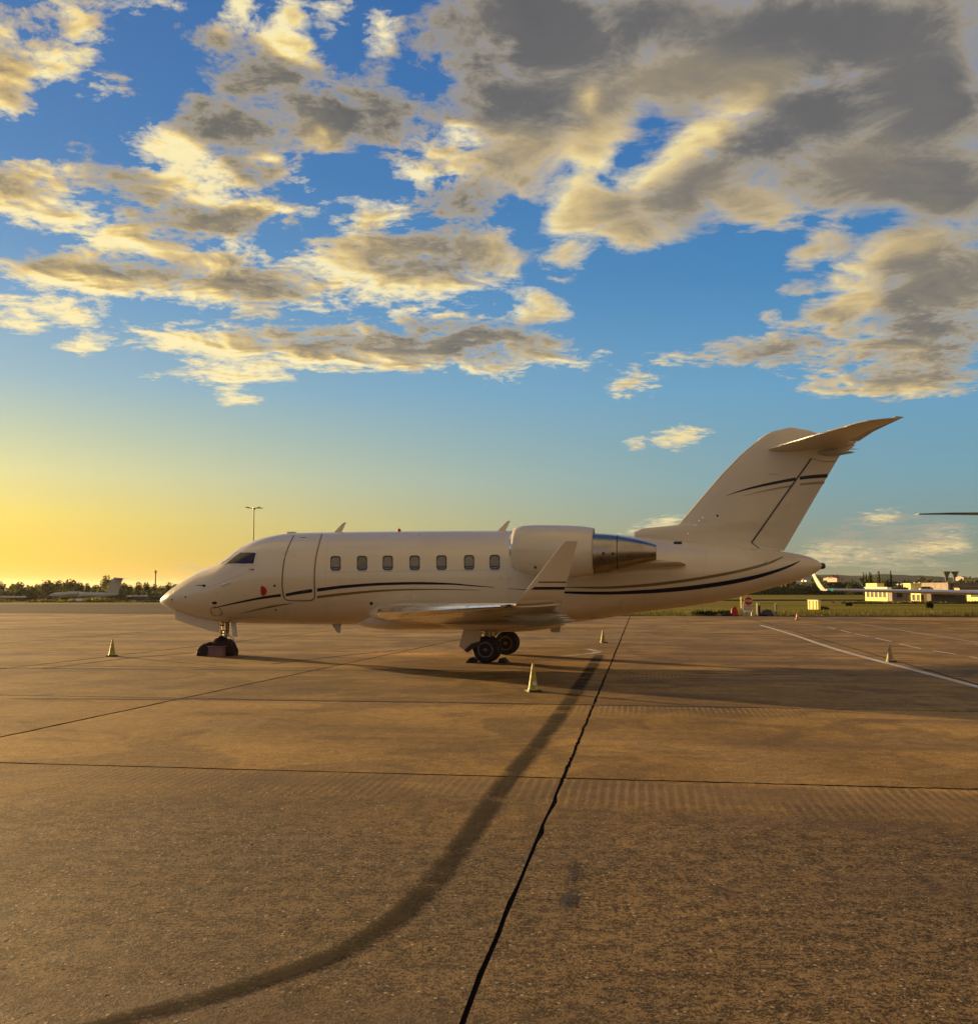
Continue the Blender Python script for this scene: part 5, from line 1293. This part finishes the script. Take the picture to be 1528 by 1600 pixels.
marks = ['at the left edge of the frame', 'in the low gap right of the frame edge', 'standing up from the left end of the treeline', 'in the dip left of the distant jet nose', 'left of the distant jet nose', 'above the nose of the distant jet', 'over the forward cabin of the distant jet', 'over the middle of the distant jet', 'where the treeline falls behind the distant jet', 'in the notch before the distant jet tail', 'just before the tall tree by the distant jet tail', 'tallest, beside the fin of the distant jet', 'right behind the fin of the distant jet', 'just right of the distant jet fin', 'in the low dip right of the distant jet', 'with a pointed top right of the distant jet', 'with a thin open crown left of the thin mast', 'at the foot of the thin mast', 'right of the thin mast', 'with a bumpy top near the parked jet nose', 'just above the nose of the big jet', 'half hidden by the nose of the big jet', 'behind the big jet nose', 'outside the left of the picture', 'farther outside the left of the picture', 'hidden behind the big jet cockpit']
for i, (x, ty_, wpx) in enumerate(left_trees):
    Y = 335 + (i * 37) % 45; top = at(x, ty_, Y); zb = zg(top.x, Y); k = Y / F
    tree('tree', f'{desc[i % 6]} dark tree {marks[i]}', (top.x, Y, zb), (top.z - zb) * 1.0, wpx * k * 1.5, LEAF[(0, 2, 2)[i % 3]], 100 + i, 1100, group='trees along the far left treeline')
def hedge(name, label, x0, x1, Y, h, d, m, seed, n, size, parent_kind='stuff', ztop=None):
    r = random.Random(seed); vs = []; fs = []
    for _ in range(n):
        x = r.uniform(x0, x1); y = Y + r.uniform(-d / 2, d / 2); z = zg(x, y)
        hh = h * (.55 + .45 * sin(x * .35 + seed) * sin(x * .13 + 1.3)) ; p = Vector((x, y, z + min(abs(r.gauss(0, .5)), 1.05 + .1 * r.random()) * hh))
        s = size * r.uniform(.6, 1.4); a = Vector((r.gauss(0, 1), r.gauss(0, 1), r.gauss(0, .4))).normalized(); b = a.orthogonal().normalized(); c = a.cross(b)
        k = len(vs); vs += [p - b * s * .5 - c * s * .4, p + b * s * .5 - c * s * .3, p + b * s * .35 + c * s * .45, p - b * s * .4 + c * s * .4]; fs.append((k, k + 1, k + 2, k + 3))
    o = mesh(name, vs, fs, m, loc=(0, Y, 0)); o['kind'] = 'stuff'; o['label'] = label; return o
hedge('undergrowth', 'dark undergrowth filling in below the far left trees', -210, -55, 325, 5.0, 12, LEAF[2], 3, 9000, 1.3)
hedge('hedge', 'olive scrub along the far edge of the left taxiway', -130, -20, 258, 1.25, 14, LEAF[3], 5, 9000, .8)
# right treeline, far
right_trees = [(1135, 915, 22), (1160, 912, 24), (1188, 913, 22), (1212, 914, 22), (1238, 915, 20), (1262, 912, 18), (1296, 899, 24), (1311, 906, 16), (1330, 904, 16), (1385, 903.5, 12), (1405, 908, 14), (1422, 905, 12), (1436, 904, 10), (1448, 902, 16), (1460, 902.5, 18), (1470, 905, 12), (1500, 906, 16), (1520, 905, 18), (1545, 903, 20), (1110, 914, 24)]
rmarks = ['under the curve of the big jet belly', 'behind the stop sign', 'behind the grassy field left of the pale box', 'right of the stop sign on the horizon', 'in line with the pale box', 'left of the grey winglet', 'round, directly right of the grey winglet', 'between the winglet and the small red roofed house', 'left of the slender poplars', 'between the two dark conifers', 'right of the second conifer', 'over the shed roof left of the tall yellow block', 'behind the tall yellow block', 'round brown one left of the water towers', 'brown one below the left water tower', 'at the right end of the brown clump', 'below the right water tower', 'near the right edge of the frame', 'outside the right of the picture', 'hidden behind the tail cone belly']
for i, (x, ty_, wpx) in enumerate(right_trees):
    Y = 560 if i < 8 or i > 15 else 300; top = at(x, ty_, Y); zb = zg(top.x, Y); k = Y / F
    tree('tree', f'{desc[(i + 2) % 6]} tree on the right horizon {rmarks[i]}', (top.x, Y, zb), top.z - zb, wpx * k * 1.5, LEAF[1 if i in (13, 14) else 2 if i % 2 else 0], 300 + i, 420, group='trees along the right horizon')
for i, x in enumerate((1349, 1353, 1358.5, 1361)):
    Y = 330; top = at(x, 895.5 + (i % 2), Y); zb = zg(top.x, Y); tree('poplar', ['leftmost', 'second', 'third', 'rightmost'][i] + ' of four slender dark poplars above the yellow building', (top.x, Y, zb), top.z - zb, 3.4 * Y / F, LEAF[2], 400 + i, 260, slim=True, group='four poplars')
for i, (x, ty_) in enumerate(((1373, 893.6), (1391.5, 893.0))):
    Y = 300; top = at(x, ty_, Y); zb = zg(top.x, Y); tree('conifer', ['dark conifer with a flat top right of the poplars', 'narrow dark conifer left of the lamp topped roof'][i], (top.x, Y, zb), top.z - zb, (5.5 if i == 0 else 4.2) * Y / F, LEAF[2], 420 + i, 300, slim=True)
hedge('treeline', 'far dark wood running along the right horizon', 60, 330, 600, 9.0, 40, LEAF[2], 8, 9000, 3.0)
hedge('scrub', 'dark scrub at the foot of the low buildings', 52, 90, 154, .35, 5, LEAF[3], 9, 2600, .3)
# rough grass along the apron edge
def tufts():
    r = random.Random(21); vs = []; fs = []
    for _ in range(26000):
        x = r.uniform(4, 62); y = EDGE_R + 1.2 + abs(r.gauss(0, 1)) * 6.0
        if x > y * .56: continue
        z = zg(x, y) - .05; h = r.uniform(.08, .30) * (1.5 if sin(x * .9) * sin(x * .37 + y * .5) > .35 else .8); w = r.uniform(.01, .03); a = r.uniform(0, 6.28); dx, dy = cos(a) * w, sin(a) * w; lx, ly = r.gauss(0, .05), r.gauss(0, .05)
        k = len(vs); vs += [(x - dx, y - dy, z), (x + dx, y + dy, z), (x + lx, y + ly, z + h)]; fs.append((k, k + 1, k + 2))
    o = mesh('rough_grass', vs, fs, LEAF[3], loc=(0, EDGE_R, 0)); o['kind'] = 'stuff'; o['label'] = 'rough brown green grass along the edge of the apron'
tufts()
DARKG = mat('dark_bush_leaf', (0.035, 0.03, 0.012), .8)
for i, (x, y, wpx, hpx, lab) in enumerate(((1100, 958, 40, 9, 'low bush at the apron edge under the big jet tail'), (1131, 957, 26, 7, 'small bush left of the red cover'), (1326, 940, 11, 6, 'dark round bush out in the grass field'), (1284, 949, 20, 5, 'low brown bush right of the pale box'), (1452, 942, 12, 12, 'dark bush against the middle yellow building'))):
    p = gnd(x, y + hpx / 2 - (0 if y > 950 else 0)); Y = p.y if p.y < 150 else 150; Y = min(max(Y, 71), 150); p = at(x, y, Y); k = Y / F; b = Vector((p.x, Y, zg(p.x, Y)))
    r = random.Random(50 + i); t = thing('bush', lab, 'bush', b); MB().tube([(0, 0, -.1), (0, 0, hpx * k * .5)], .03, 5).build('stem', BARK, t)
    vs, fs = leaf_quads([(wpx * k * (q - 1) * .28, 0, hpx * k * (.35 + .1 * (q % 2)), wpx * k * .24, hpx * k * .42) for q in range(3)], 260, .16, r); mesh('foliage', vs, fs, LEAF[2 if i != 3 else 3], t)

# hills
def hills():
    prof = [(500, 930), (800, 915), (900, 906), (1100, 900), (1250, 897.5), (1300, 898), (1345, 899.5), (1380, 897), (1400, 898), (1420, 899.0), (1445, 899.5), (1480, 902), (1510, 903), (1560, 900), (1700, 897), (2100, 902)]
    f = interp([p[0] for p in prof], [p[1] for p in prof]); vs = []; fs = []; n = 0
    rows = [(1500, 0.0), (2100, .45), (2800, 1.0), (3800, .8), (5000, .0)]
    r = random.Random(2)
    X = list(range(500, 2120, 14)); J = [r.uniform(-.5, .5) for _ in X]
    for (Y, q) in rows:
        for i, x in enumerate(X):
            p = at(x, f(x) + J[i], 2800); xx = p.x * Y / 2800
            vs.append((xx, Y, lerp(-8, p.z, q)))
    n = len(X)
    for j in range(len(rows) - 1):
        for i in range(n - 1): fs.append((j * n + i, j * n + i + 1, (j + 1) * n + i + 1, (j + 1) * n + i))
    struct(mesh('hills', vs, fs, M_HILL, smooth=True, loc=(0, 2800, 0)))
hills()

# ------------------------------------------------------------------ masts and lamp pole
def lamp():
    Y = 165; b = at(394.6, 930, Y); top = at(394.6, 795, Y).z; z0 = zg(b.x, Y)
    t = thing('lamp_mast', 'tall thin lamp mast with four heads rising behind the cockpit of the parked jet', 'lamp post', (b.x, Y, z0), .35); H = top - z0
    MB().tube([(0, 0, 0), (0, 0, H * .5), (0, 0, H)], [.13, .10, .075], 8).build('pole', POLE, t)
    MB().box((0, 0, H + .02), (.30, .30, .32)).build('head_frame', POLE, t)
    for k in range(4):
        a = pi / 2 * k + .45; d = Vector((cos(a), sin(a), 0)); ar = MB().tube([(0, 0, H - .1), d * .5 + Vector((0, 0, H + .05)), d * 1.0 + Vector((0, 0, H + .14))], .035, 6).build('arm', POLE, t)
        MB().box(d * 1.25 + Vector((0, 0, H + .16)), (.75, .42, .10), rz=a, ry=-.10).build('lamp_head', POLE, ar)
lamp()
p = at(243.4, 891.5, 500); z0 = zg(p.x, 500); t = thing('radio_mast', 'thin far radio mast above the left treeline', 'mast', (p.x, 500, z0)); h = p.z - z0
MB().tube([(0, 0, 0), (0, 0, h)], [.32, .26], 6).build('pole', POLE, t); MB().box((0, 0, h - .7), (.8, .8, 1.4)).build('antenna_panel', POLE, t)

# ------------------------------------------------------------------ far left: parked cars, containers, tug
def small_car(name, label, p, ln, m, group=None, rz=0.0, cat='car'):
    t = thing(name, label, cat, p, rz, group); h = ln * .34
    MB().box((0, 0, h * .38), (ln, ln * .42, h * .5), taper=.97).build('body', m, t)
    c_ = MB().box((ln * .03, 0, h * .80), (ln * .55, ln * .36, h * .36), taper=.8).build('cabin', m, t); MB().box((ln * .03, 0, h * .78), (ln * .50, ln * .375, h * .22), taper=.86).build('window', GLASSD, c_)
    for sx in (-.32, .32):
        for sy in (-.2, .2): MB().lathe((ln * sx, ln * sy, h * .17), (0, 1, 0), [(-.08, h * .17), (.08, h * .17)], 12).build('wheel', BLACK, t)
    return t
SILV = mat('pale_car_paint', (0.60, 0.60, 0.56), .3, coat=.8)
ord_ = ['leftmost', 'second', 'third', 'fourth', 'fifth']
for i, x in enumerate((4.5, 12, 20, 28, 36)):
    p = at(x, 930, 300); small_car('parked_car', f'{ord_[i]} of five pale far cars parked at the far left before the trees', (p.x, 300, p.z - .75), 1.5 if i % 2 else 1.7, SILV, 'far left parked cars')
for i, x in enumerate((203, 211, 219.5, 227)):
    p = at(x, 928.6, 300); small_car('parked_car', f'{["leftmost", "second", "third", "rightmost"][i]} of four pale far cars over the dark containers', (p.x, 300, p.z - .75), 1.6, SILV, 'pale cars over the containers')
for i, (a, b) in enumerate(((206, 228), (231.5, 251.5))):
    Y = 255; p0 = at(a, 938.5, Y); p1 = at(b, 931.8, Y); t = thing('container', ['left', 'right'][i] + ' of two long dark containers standing at the far edge left of the jet nose', 'container', ((p0.x + p1.x) / 2, Y, p0.z)); w_ = p1.x - p0.x; h_ = p1.z - p0.z
    DB = mat('container_blue_black', (0.018, 0.026, 0.034), .5); body = MB().box((0, 1.2, h_ / 2), (w_, 2.4, h_)).build('body', DB, t)
    ribs = MB()
    for q in range(12): ribs.box((-w_ / 2 + w_ * (q + .5) / 12, -.03, h_ / 2), (w_ / 30, .06, h_ * .9))
    r_ = ribs.build('corrugation', DB, body); r_['kind'] = 'stuff'; MB().box((0, 1.2, -.12), (w_ * 1.04, 2.6, .22)).build('pale_plinth', WHITE, t)
Y = 250; p = at(118, 943.6, Y); t = thing('pickup_truck', 'small pale pickup parked on the far edge below the distant jet', 'truck', (p.x, Y, p.z)); 
MB().box((0, 0, .45), (3.1, 1.4, .45)).build('body', DARKM, t); MB().box((.95, 0, .92), (1.1, 1.3, .75), taper=.85).build('cab', SILV, t); MB().box((-.65, 0, 1.15), (1.7, 1.3, .12)).build('canopy', SILV, t)
for sx in (-1, 1): MB().lathe((sx * 1.0, -.7, .25), (0, 1, 0), [(-.1, .25), (.1, .25)], 12).build('wheel', BLACK, t)
MB().tube([(-1.45, -.6, .6), (-1.45, -.6, 1.1)], .04, 6).build('canopy_post', SILV, t)

# ------------------------------------------------------------------ right: low buildings
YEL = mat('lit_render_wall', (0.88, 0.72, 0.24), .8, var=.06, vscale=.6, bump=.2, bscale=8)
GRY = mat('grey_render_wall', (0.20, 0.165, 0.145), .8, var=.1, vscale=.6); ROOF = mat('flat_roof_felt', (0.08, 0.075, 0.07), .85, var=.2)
GLB = mat('building_glass', (0.03, 0.028, 0.025), .12, coat=.6)
def block(name_t, label, cat, x0, x1, ytop, ybot, Y, depth, wallm, yaw=0.0, windows=0, extra=None, wy=(.35, .8), wx=(.05, .95)):
    a = at(x0, ybot, Y); b = at(x1, ytop, Y); w_ = b.x - a.x; h_ = b.z - a.z
    t = thing(name_t, label, cat, ((a.x + b.x) / 2, Y, a.z), yaw); w_ = w_ / max(cos(yaw), .3)
    MB().box((0, depth / 2, h_ / 2), (w_, depth, h_)).build('wall', wallm, t)
    rf = MB().box((0, depth / 2, h_ + .06), (w_ + .3, depth + .3, .14)).build('roof', ROOF if extra is None else extra, t)
    for i in range(windows):
        f0 = wx[0] + (wx[1] - wx[0]) * i / windows; f1 = wx[0] + (wx[1] - wx[0]) * (i + .72) / windows
        cx = (-.5 + (f0 + f1) / 2) * w_; ww = (f1 - f0) * w_; wn = MB().box((cx, -.02, h_ * (wy[0] + wy[1]) / 2), (ww, .06, h_ * (wy[1] - wy[0]))).build('window', WHITE if wallm is YEL else FRAMEW, t)
        MB().box((cx, -.055, h_ * (wy[0] + wy[1]) / 2), (ww * .8, .03, h_ * (wy[1] - wy[0]) * .86)).build('pane', GLB, wn)
    return t, w_, h_
YAW = radians(-77)
def lit_block(label, x0, x1, ytop, ybot, Y, wins=0, wy=(.35, .8), top=None):
    """block whose long side faces the low sun on the left"""
    a = at(x1, ybot, Y); b = at(x1, ytop, Y); h_ = b.z - a.z; r_ = (x0 - 764) / F / (a.y / Y)
    r_ = (at(x0, ybot, Y).x) / Y; w_ = (a.x - r_ * Y) / (cos(YAW) + r_ * sin(-YAW)); cx_ = a.x - cos(YAW) * w_ / 2; cy_ = Y + sin(-YAW) * w_ / 2
    t = thing('airfield_building', label, 'building', (cx_, cy_, a.z), YAW)
    MB().box((0, .7, h_ / 2), (w_, 1.4, h_)).build('wall', YEL, t); MB().box((0, .7, h_ + .05), (w_ + .2, 1.6, .12)).build('roof', WHITE, t)
    for i in range(wins):
        cx = (-.5 + (i + .5) / wins) * w_ * .92; ww = w_ / wins * .62
        wn = MB().box((cx, -.02, h_ * (wy[0] + wy[1]) / 2), (ww, .06, h_ * (wy[1] - wy[0]))).build('window', WHITE, t); MB().box((cx, -.055, h_ * (wy[0] + wy[1]) / 2), (ww * .86, .03, h_ * (wy[1] - wy[0]) * .9)).build('pane', GLB, wn)
    return t, w_, h_
BY = 165
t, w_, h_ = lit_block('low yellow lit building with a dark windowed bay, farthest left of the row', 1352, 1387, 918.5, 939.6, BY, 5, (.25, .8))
tt = at(1350, 914.5, BY); t2 = MB().box((-w_ * .22, .7, h_ + .42), (w_ * .5, 1.3, .62)).build('upper_storey', YEL, t)
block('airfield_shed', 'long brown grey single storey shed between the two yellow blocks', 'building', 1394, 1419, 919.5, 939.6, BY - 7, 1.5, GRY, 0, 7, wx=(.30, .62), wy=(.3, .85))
lit_block('yellow lit block with a raised tower, middle of the row of low buildings', 1423.5, 1446, 921, 941, BY, 3, (.1, .6))
a = at(1423, 921, BY); tw = thing('airfield_building', 'small bright yellow tower block standing on the middle building', 'building', (a.x + .7, BY + 3.2, a.z), YAW); MB().box((0, 1, .45), (1.9, 2, .95)).build('wall', YEL, tw); MB().box((0, 1, .96), (2.1, 2.2, .07)).build('roof', WHITE, tw)
block('airfield_shed', 'long dark shed with a row of pale windows right of the middle yellow block', 'building', 1455, 1508, 924, 942, BY - 7, 1.5, mat('dark_brown_wall', (.09, .07, .055), .85, var=.15), 0, 9, wx=(.10, .70), wy=(.45, .85))
lit_block('yellow lit low building at the right edge of the picture', 1511, 1560, 926.5, 941.5, BY, 2, (.5, .9))
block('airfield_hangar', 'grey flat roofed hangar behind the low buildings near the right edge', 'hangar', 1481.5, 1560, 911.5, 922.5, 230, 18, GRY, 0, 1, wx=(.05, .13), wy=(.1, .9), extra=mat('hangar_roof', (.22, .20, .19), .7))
block('airfield_shed', 'orange fronted shed above the wing at the right edge', 'building', 1503.5, 1575, 919.3, 925.5, 190, 5, mat('orange_wall', (.55, .30, .09), .7), radians(-14))
block('airfield_shed', 'low purple grey roof below the round brown trees', 'building', 1437, 1478, 917.5, 925, 240, 8, mat('slate_wall', (.15, .11, .11), .8), 0)
# roof lamps
LMP = mat('lamp_globe', (.8, .78, .72), .25, coat=.8)
for i, (x, y, lab) in enumerate(((1367.6, 913.6, 'above the left yellow building'), (1376.8, 913.4, 'second from the left yellow building'), (1402.8, 913.4, 'left of the close pair over the long shed'), (1408.6, 913.2, 'right of the close pair over the long shed'), (1422, 914.0, 'left of the yellow tower'), (1429, 911.4, 'over the yellow tower'), (1437, 911.0, 'right of the yellow tower'))):
    p = at(x, y, 172); z0 = zg(p.x, 172); t = thing('globe_lamp', f'white globe lamp {lab}', 'lamp', (p.x, 172, z0), 0, 'white globe lamps'); MB().tube([(0, 0, 0), (0, 0, p.z - z0 - .1)], .035, 6).build('pole', POLE, t); MB().lathe((0, 0, p.z - z0 - .17), (0, 0, 1), [(0, .05), (.06, .15), (.17, .18), (.28, .15), (.34, .03)], 12).build('globe', LMP, t, True)
# water towers: flared cups
for i, x in enumerate((1478.5, 1491.5)):
    Y = 900; top = at(x, 893.3, Y); bot = at(x, 908, Y).z; k = Y / F
    t = thing('water_tower', ('left' if i == 0 else 'right') + ' of two flared cup shaped water towers on the horizon', 'water tower', (top.x, Y, bot)); h = top.z - bot
    MB().lathe((0, 0, 0), (0, 0, 1), [(0, 3.2 * k * .7), (h * .35, 3.0 * k * .8), (h * .62, 3.6 * k), (h * .85, 4.9 * k), (h, 6.2 * k), (h * .97, 5.6 * k)], 24).build('cup', mat('tower_concrete', (.10, .09, .07), .8), t, True, auto=50)
    MB().lathe((0, 0, h * .97), (0, 0, 1), [(0, 6.25 * k), (h * .05, 6.3 * k)], 24).build('rim', mat('tower_concrete', (.10, .09, .07), .8), t)
# far town scraps on the horizon
TW1 = mat('town_wall', (.38, .33, .29), .8); RT = mat('red_roof', (.22, .07, .045), .8)
def house(x, y0, y1, wpx, Y, wall, roof, label):
    a = at(x - wpx / 2, y1, Y); b = at(x + wpx / 2, y0, Y); w_ = b.x - a.x; h_ = b.z - a.z; t = thing('house', label, 'house', ((a.x + b.x) / 2, Y, a.z), .25)
    MB().box((0, 4, h_ * .35), (w_, 8, h_ * .7)).build('wall', wall, t)
    MB().add([Vector(v) for v in ((-w_ / 2, 0, h_ * .7), (w_ / 2, 0, h_ * .7), (w_ / 2, 8, h_ * .7), (-w_ / 2, 8, h_ * .7), (-w_ / 2, 4, h_), (w_ / 2, 4, h_))], [(0, 1, 5, 4), (3, 4, 5, 2), (0, 4, 3), (1, 2, 5), (0, 3, 2, 1)]).build('roof', roof, t)
    for q in (-.25, .2): MB().box((w_ * q, -.03, h_ * .4), (w_ * .14, .06, h_ * .25)).build('window', GLB, t)
house(1313, 901, 909.5, 12, 480, TW1, RT, 'pinkish house with a red roof on the horizon right of the grey winglet')
house(1303.5, 902, 907, 6, 500, TW1, TW1, 'small pale house beside the red roofed one')
house(1509, 900, 907.5, 8, 700, TW1, TW1, 'pale far building right of the water towers')
house(1266, 906, 909, 14, 900, WHITE, TW1, 'long white far building left of the winglet')
house(1246, 907.5, 910, 12, 900, WHITE, TW1, 'low white far building below the tail cone')
p = at(1255, 903.5, 900); z0 = at(1255, 910, 900).z; tag(MB().lathe((p.x, 900, z0), (0, 0, 1), [(0, .9), (p.z - z0, .7)], 10).build('chimney', WHITE), 'short pale far chimney below the tail cone of the jet', 'chimney')

# ------------------------------------------------------------------ stop sign and clutter at the apron edge
SY = 69.8
def sx(x, y, Y=SY): return at(x, y, Y)
p = sx(1168.5, 963.2); t = thing('stop_board', 'round red stop sign on a white board with two pale feet at the grass edge', 'sign', (p.x, SY, 0), .0)
ctr_ = sx(1169, 939.2); R_ = 6.3 * SY / F
RS = mat('sign_red', (.36, .012, .018), .45); hz_ = ctr_.z
disc = MB().lathe((ctr_.x - p.x, 0, hz_), (0, -1, 0), [(0, R_ * 1.06), (.02, R_ * 1.06)], 28).build('sign_rim', WHITE, t); MB().lathe((ctr_.x - p.x, -.022, hz_), (0, -1, 0), [(0, R_), (.008, R_)], 28).build('sign_face', RS, t)
def text_mesh(txt, size, m, parent, loc, name='lettering', rot=(pi / 2, 0, 0)):
    cu = bpy.data.curves.new('txt', 'FONT'); cu.body = txt; cu.size = size; cu.align_x = 'CENTER'; cu.align_y = 'CENTER'; cu.extrude = .002; cu.offset = size * .02
    o = bpy.data.objects.new('txt', cu); COL.objects.link(o); dg = bpy.context.evaluated_depsgraph_get(); me = bpy.data.meshes.new_from_object(o.evaluated_get(dg)); bpy.data.objects.remove(o)
    me.materials.clear(); me.materials.append(m); q = bpy.data.objects.new(name, me); COL.objects.link(q); q.location = loc; q.rotation_euler = rot; q.parent = parent; return q
text_mesh('STOP', R_ * .72, WHITE, t, (ctr_.x - p.x, -.036, hz_))
a = sx(1162, 946.5); b = sx(1177.5, 954); bw = b.x - a.x
MB().box((0, 0, (a.z + b.z) / 2), (bw, .03, a.z - b.z)).build('board', WHITE, t)
for q, (zf, m_) in enumerate(((.80, RS), (.30, RS))):
    for c_ in range(7): MB().box((-bw * .40 + bw * .133 * c_, -.022, b.z + (a.z - b.z) * zf), (bw * .085, .01, (a.z - b.z) * .2)).build('letter_mark', m_, t)
for xx in (-1, 1):
    MB().tube([(xx * bw * .46, 0, .02), (xx * bw * .46, 0, hz_ - .1 if xx < 0 else a.z)], .018, 6).build('frame_post', WHITE, t); f_ = MB().lathe((xx * bw * .42, -.03, 0), (0, 0, 1), [(0, .085), (.16, .08), (.26, .06), (.28, .02)], 12).build('weighted_foot', mat('foot_grey_blue', (.34, .38, .42), .5), t, True)
MB().box((0, 0, sx(1169, 955.3).z), (bw * .62, .05, .06)).build('cross_bar', WHITE, t)
p = sx(1149, 962); c = lumpy('covered_extinguisher', (p.x, SY + .2, 0), (.50, .45, .58), RED, 12, amp=.18); tag(c, 'lumpy red covered trolley left of the stop sign', 'trolley')
c = lumpy('dark_sack', (sx(1136, 962).x, SY + .2, 0), (.7, .5, .22), CLOTH, 15); tag(c, 'low dark sack lying left of the red cover', 'sack')
p = sx(1183.5, 963); t = thing('cable_reel_stand', 'pale upright post with a dark drum right of the stop sign', 'stand', (p.x, SY, 0)); MB().tube([(0, 0, 0), (0, 0, sx(0, 942).z)], .05, 10).build('post', WHITE, t, True); MB().tube([(.12, .05, .0), (.12, .05, .72)], .09, 12).build('drum', BLACK, t, True)
x0, x1 = sx(1187, 960).x, sx(1210.5, 960).x; t = thing('barrier_frame', 'open metal frame with a dark cover over its lower half right of the stop sign', 'frame', ((x0 + x1) / 2, SY, 0)); w2 = (x1 - x0) / 2; hh = sx(0, 942.5).z
for xx in (-w2, w2): MB().tube([(xx, 0, 0), (xx, 0, hh)], .022, 8).build('post', mat('frame_grey_green', (.16, .17, .12), .6), t)
for zz in (hh - .02, hh * .45, .12): MB().tube([(-w2, 0, zz), (w2, 0, zz)], .016, 6).build('rail', mat('frame_grey_green', (.16, .17, .12), .6), t)
c = lumpy('tarpaulin', ((x0 + x1) / 2, SY + .15, 0), ((x1 - x0) * .95, .5, .42), mat('navy_tarpaulin', (.02, .017, .035), .5), 18, amp=.12); tag(c, 'dark navy tarpaulin heap under the metal frame', 'tarpaulin')
p = sx(1213, 960); t = thing('post', 'short grey post with a pale cap right of the metal frame', 'post', (p.x, SY, 0)); MB().tube([(0, 0, 0), (0, 0, sx(0, 944).z)], .055, 8).build('shaft', mat('post_grey', (.15, .14, .11), .7), t); MB().lathe((0, 0, sx(0, 944).z), (0, 0, 1), [(0, .07), (.05, .05)], 10).build('cap', WHITE, t)
Y = 92; a = at(1264.5, 950, Y); b = at(1275.5, 938.2, Y); t = thing('electrical_cabinet', 'pale striped cabinet standing in the grass field', 'cabinet', ((a.x + b.x) / 2, Y, zg(a.x, Y)), radians(-68)); hh = b.z - zg(a.x, Y); w_ = (b.x - a.x) / cos(radians(68)) * .8
MB().box((0, .15, hh / 2), (w_, .3, hh)).build('body', YEL, t)
for q in (-.33, 0, .33): MB().box((w_ * q, -.012, hh / 2), (w_ * .05, .02, hh * .95)).build('door_gap', GRY, t)
MB().box((0, .15, hh + .02), (w_ * 1.03, .36, .05)).build('lid', WHITE, t)
p = at(1158, 934.5, 100); tag(MB().box((p.x, 100, (zg(p.x, 100) + p.z + .12) / 2), (.10, .10, p.z + .12 - zg(p.x, 100))).build('marker_post', YEL), 'small pale marker post in the field behind the stop sign', 'marker post')
# dark strip of a far road across the field
r_ = struct(gquad('field_road', [(4, 186), (200, 186), (200, 196), (4, 196)], -0.02, M_TAR)); r_.location.z = -.44

# ------------------------------------------------------------------ evening haze
hm = bpy.data.materials.new('haze'); hm.use_nodes = True; hm.node_tree.nodes.clear()
hv = hm.node_tree.nodes.new('ShaderNodeVolumePrincipled'); ho = hm.node_tree.nodes.new('ShaderNodeOutputMaterial'); hm.node_tree.links.new(hv.outputs[0], ho.inputs['Volume'])
hv.inputs['Color'].default_value = (0.92, 0.90, 0.86, 1); hv.inputs['Density'].default_value = 0.00003; hv.inputs['Anisotropy'].default_value = 0.6
hz = MB().box((0, 3000, 16), (12400, 12400, 60)).build('haze', hm, None, loc=(0, 3000, 0)); hz['kind'] = 'stuff'; hz['label'] = 'thin evening haze over the airfield'
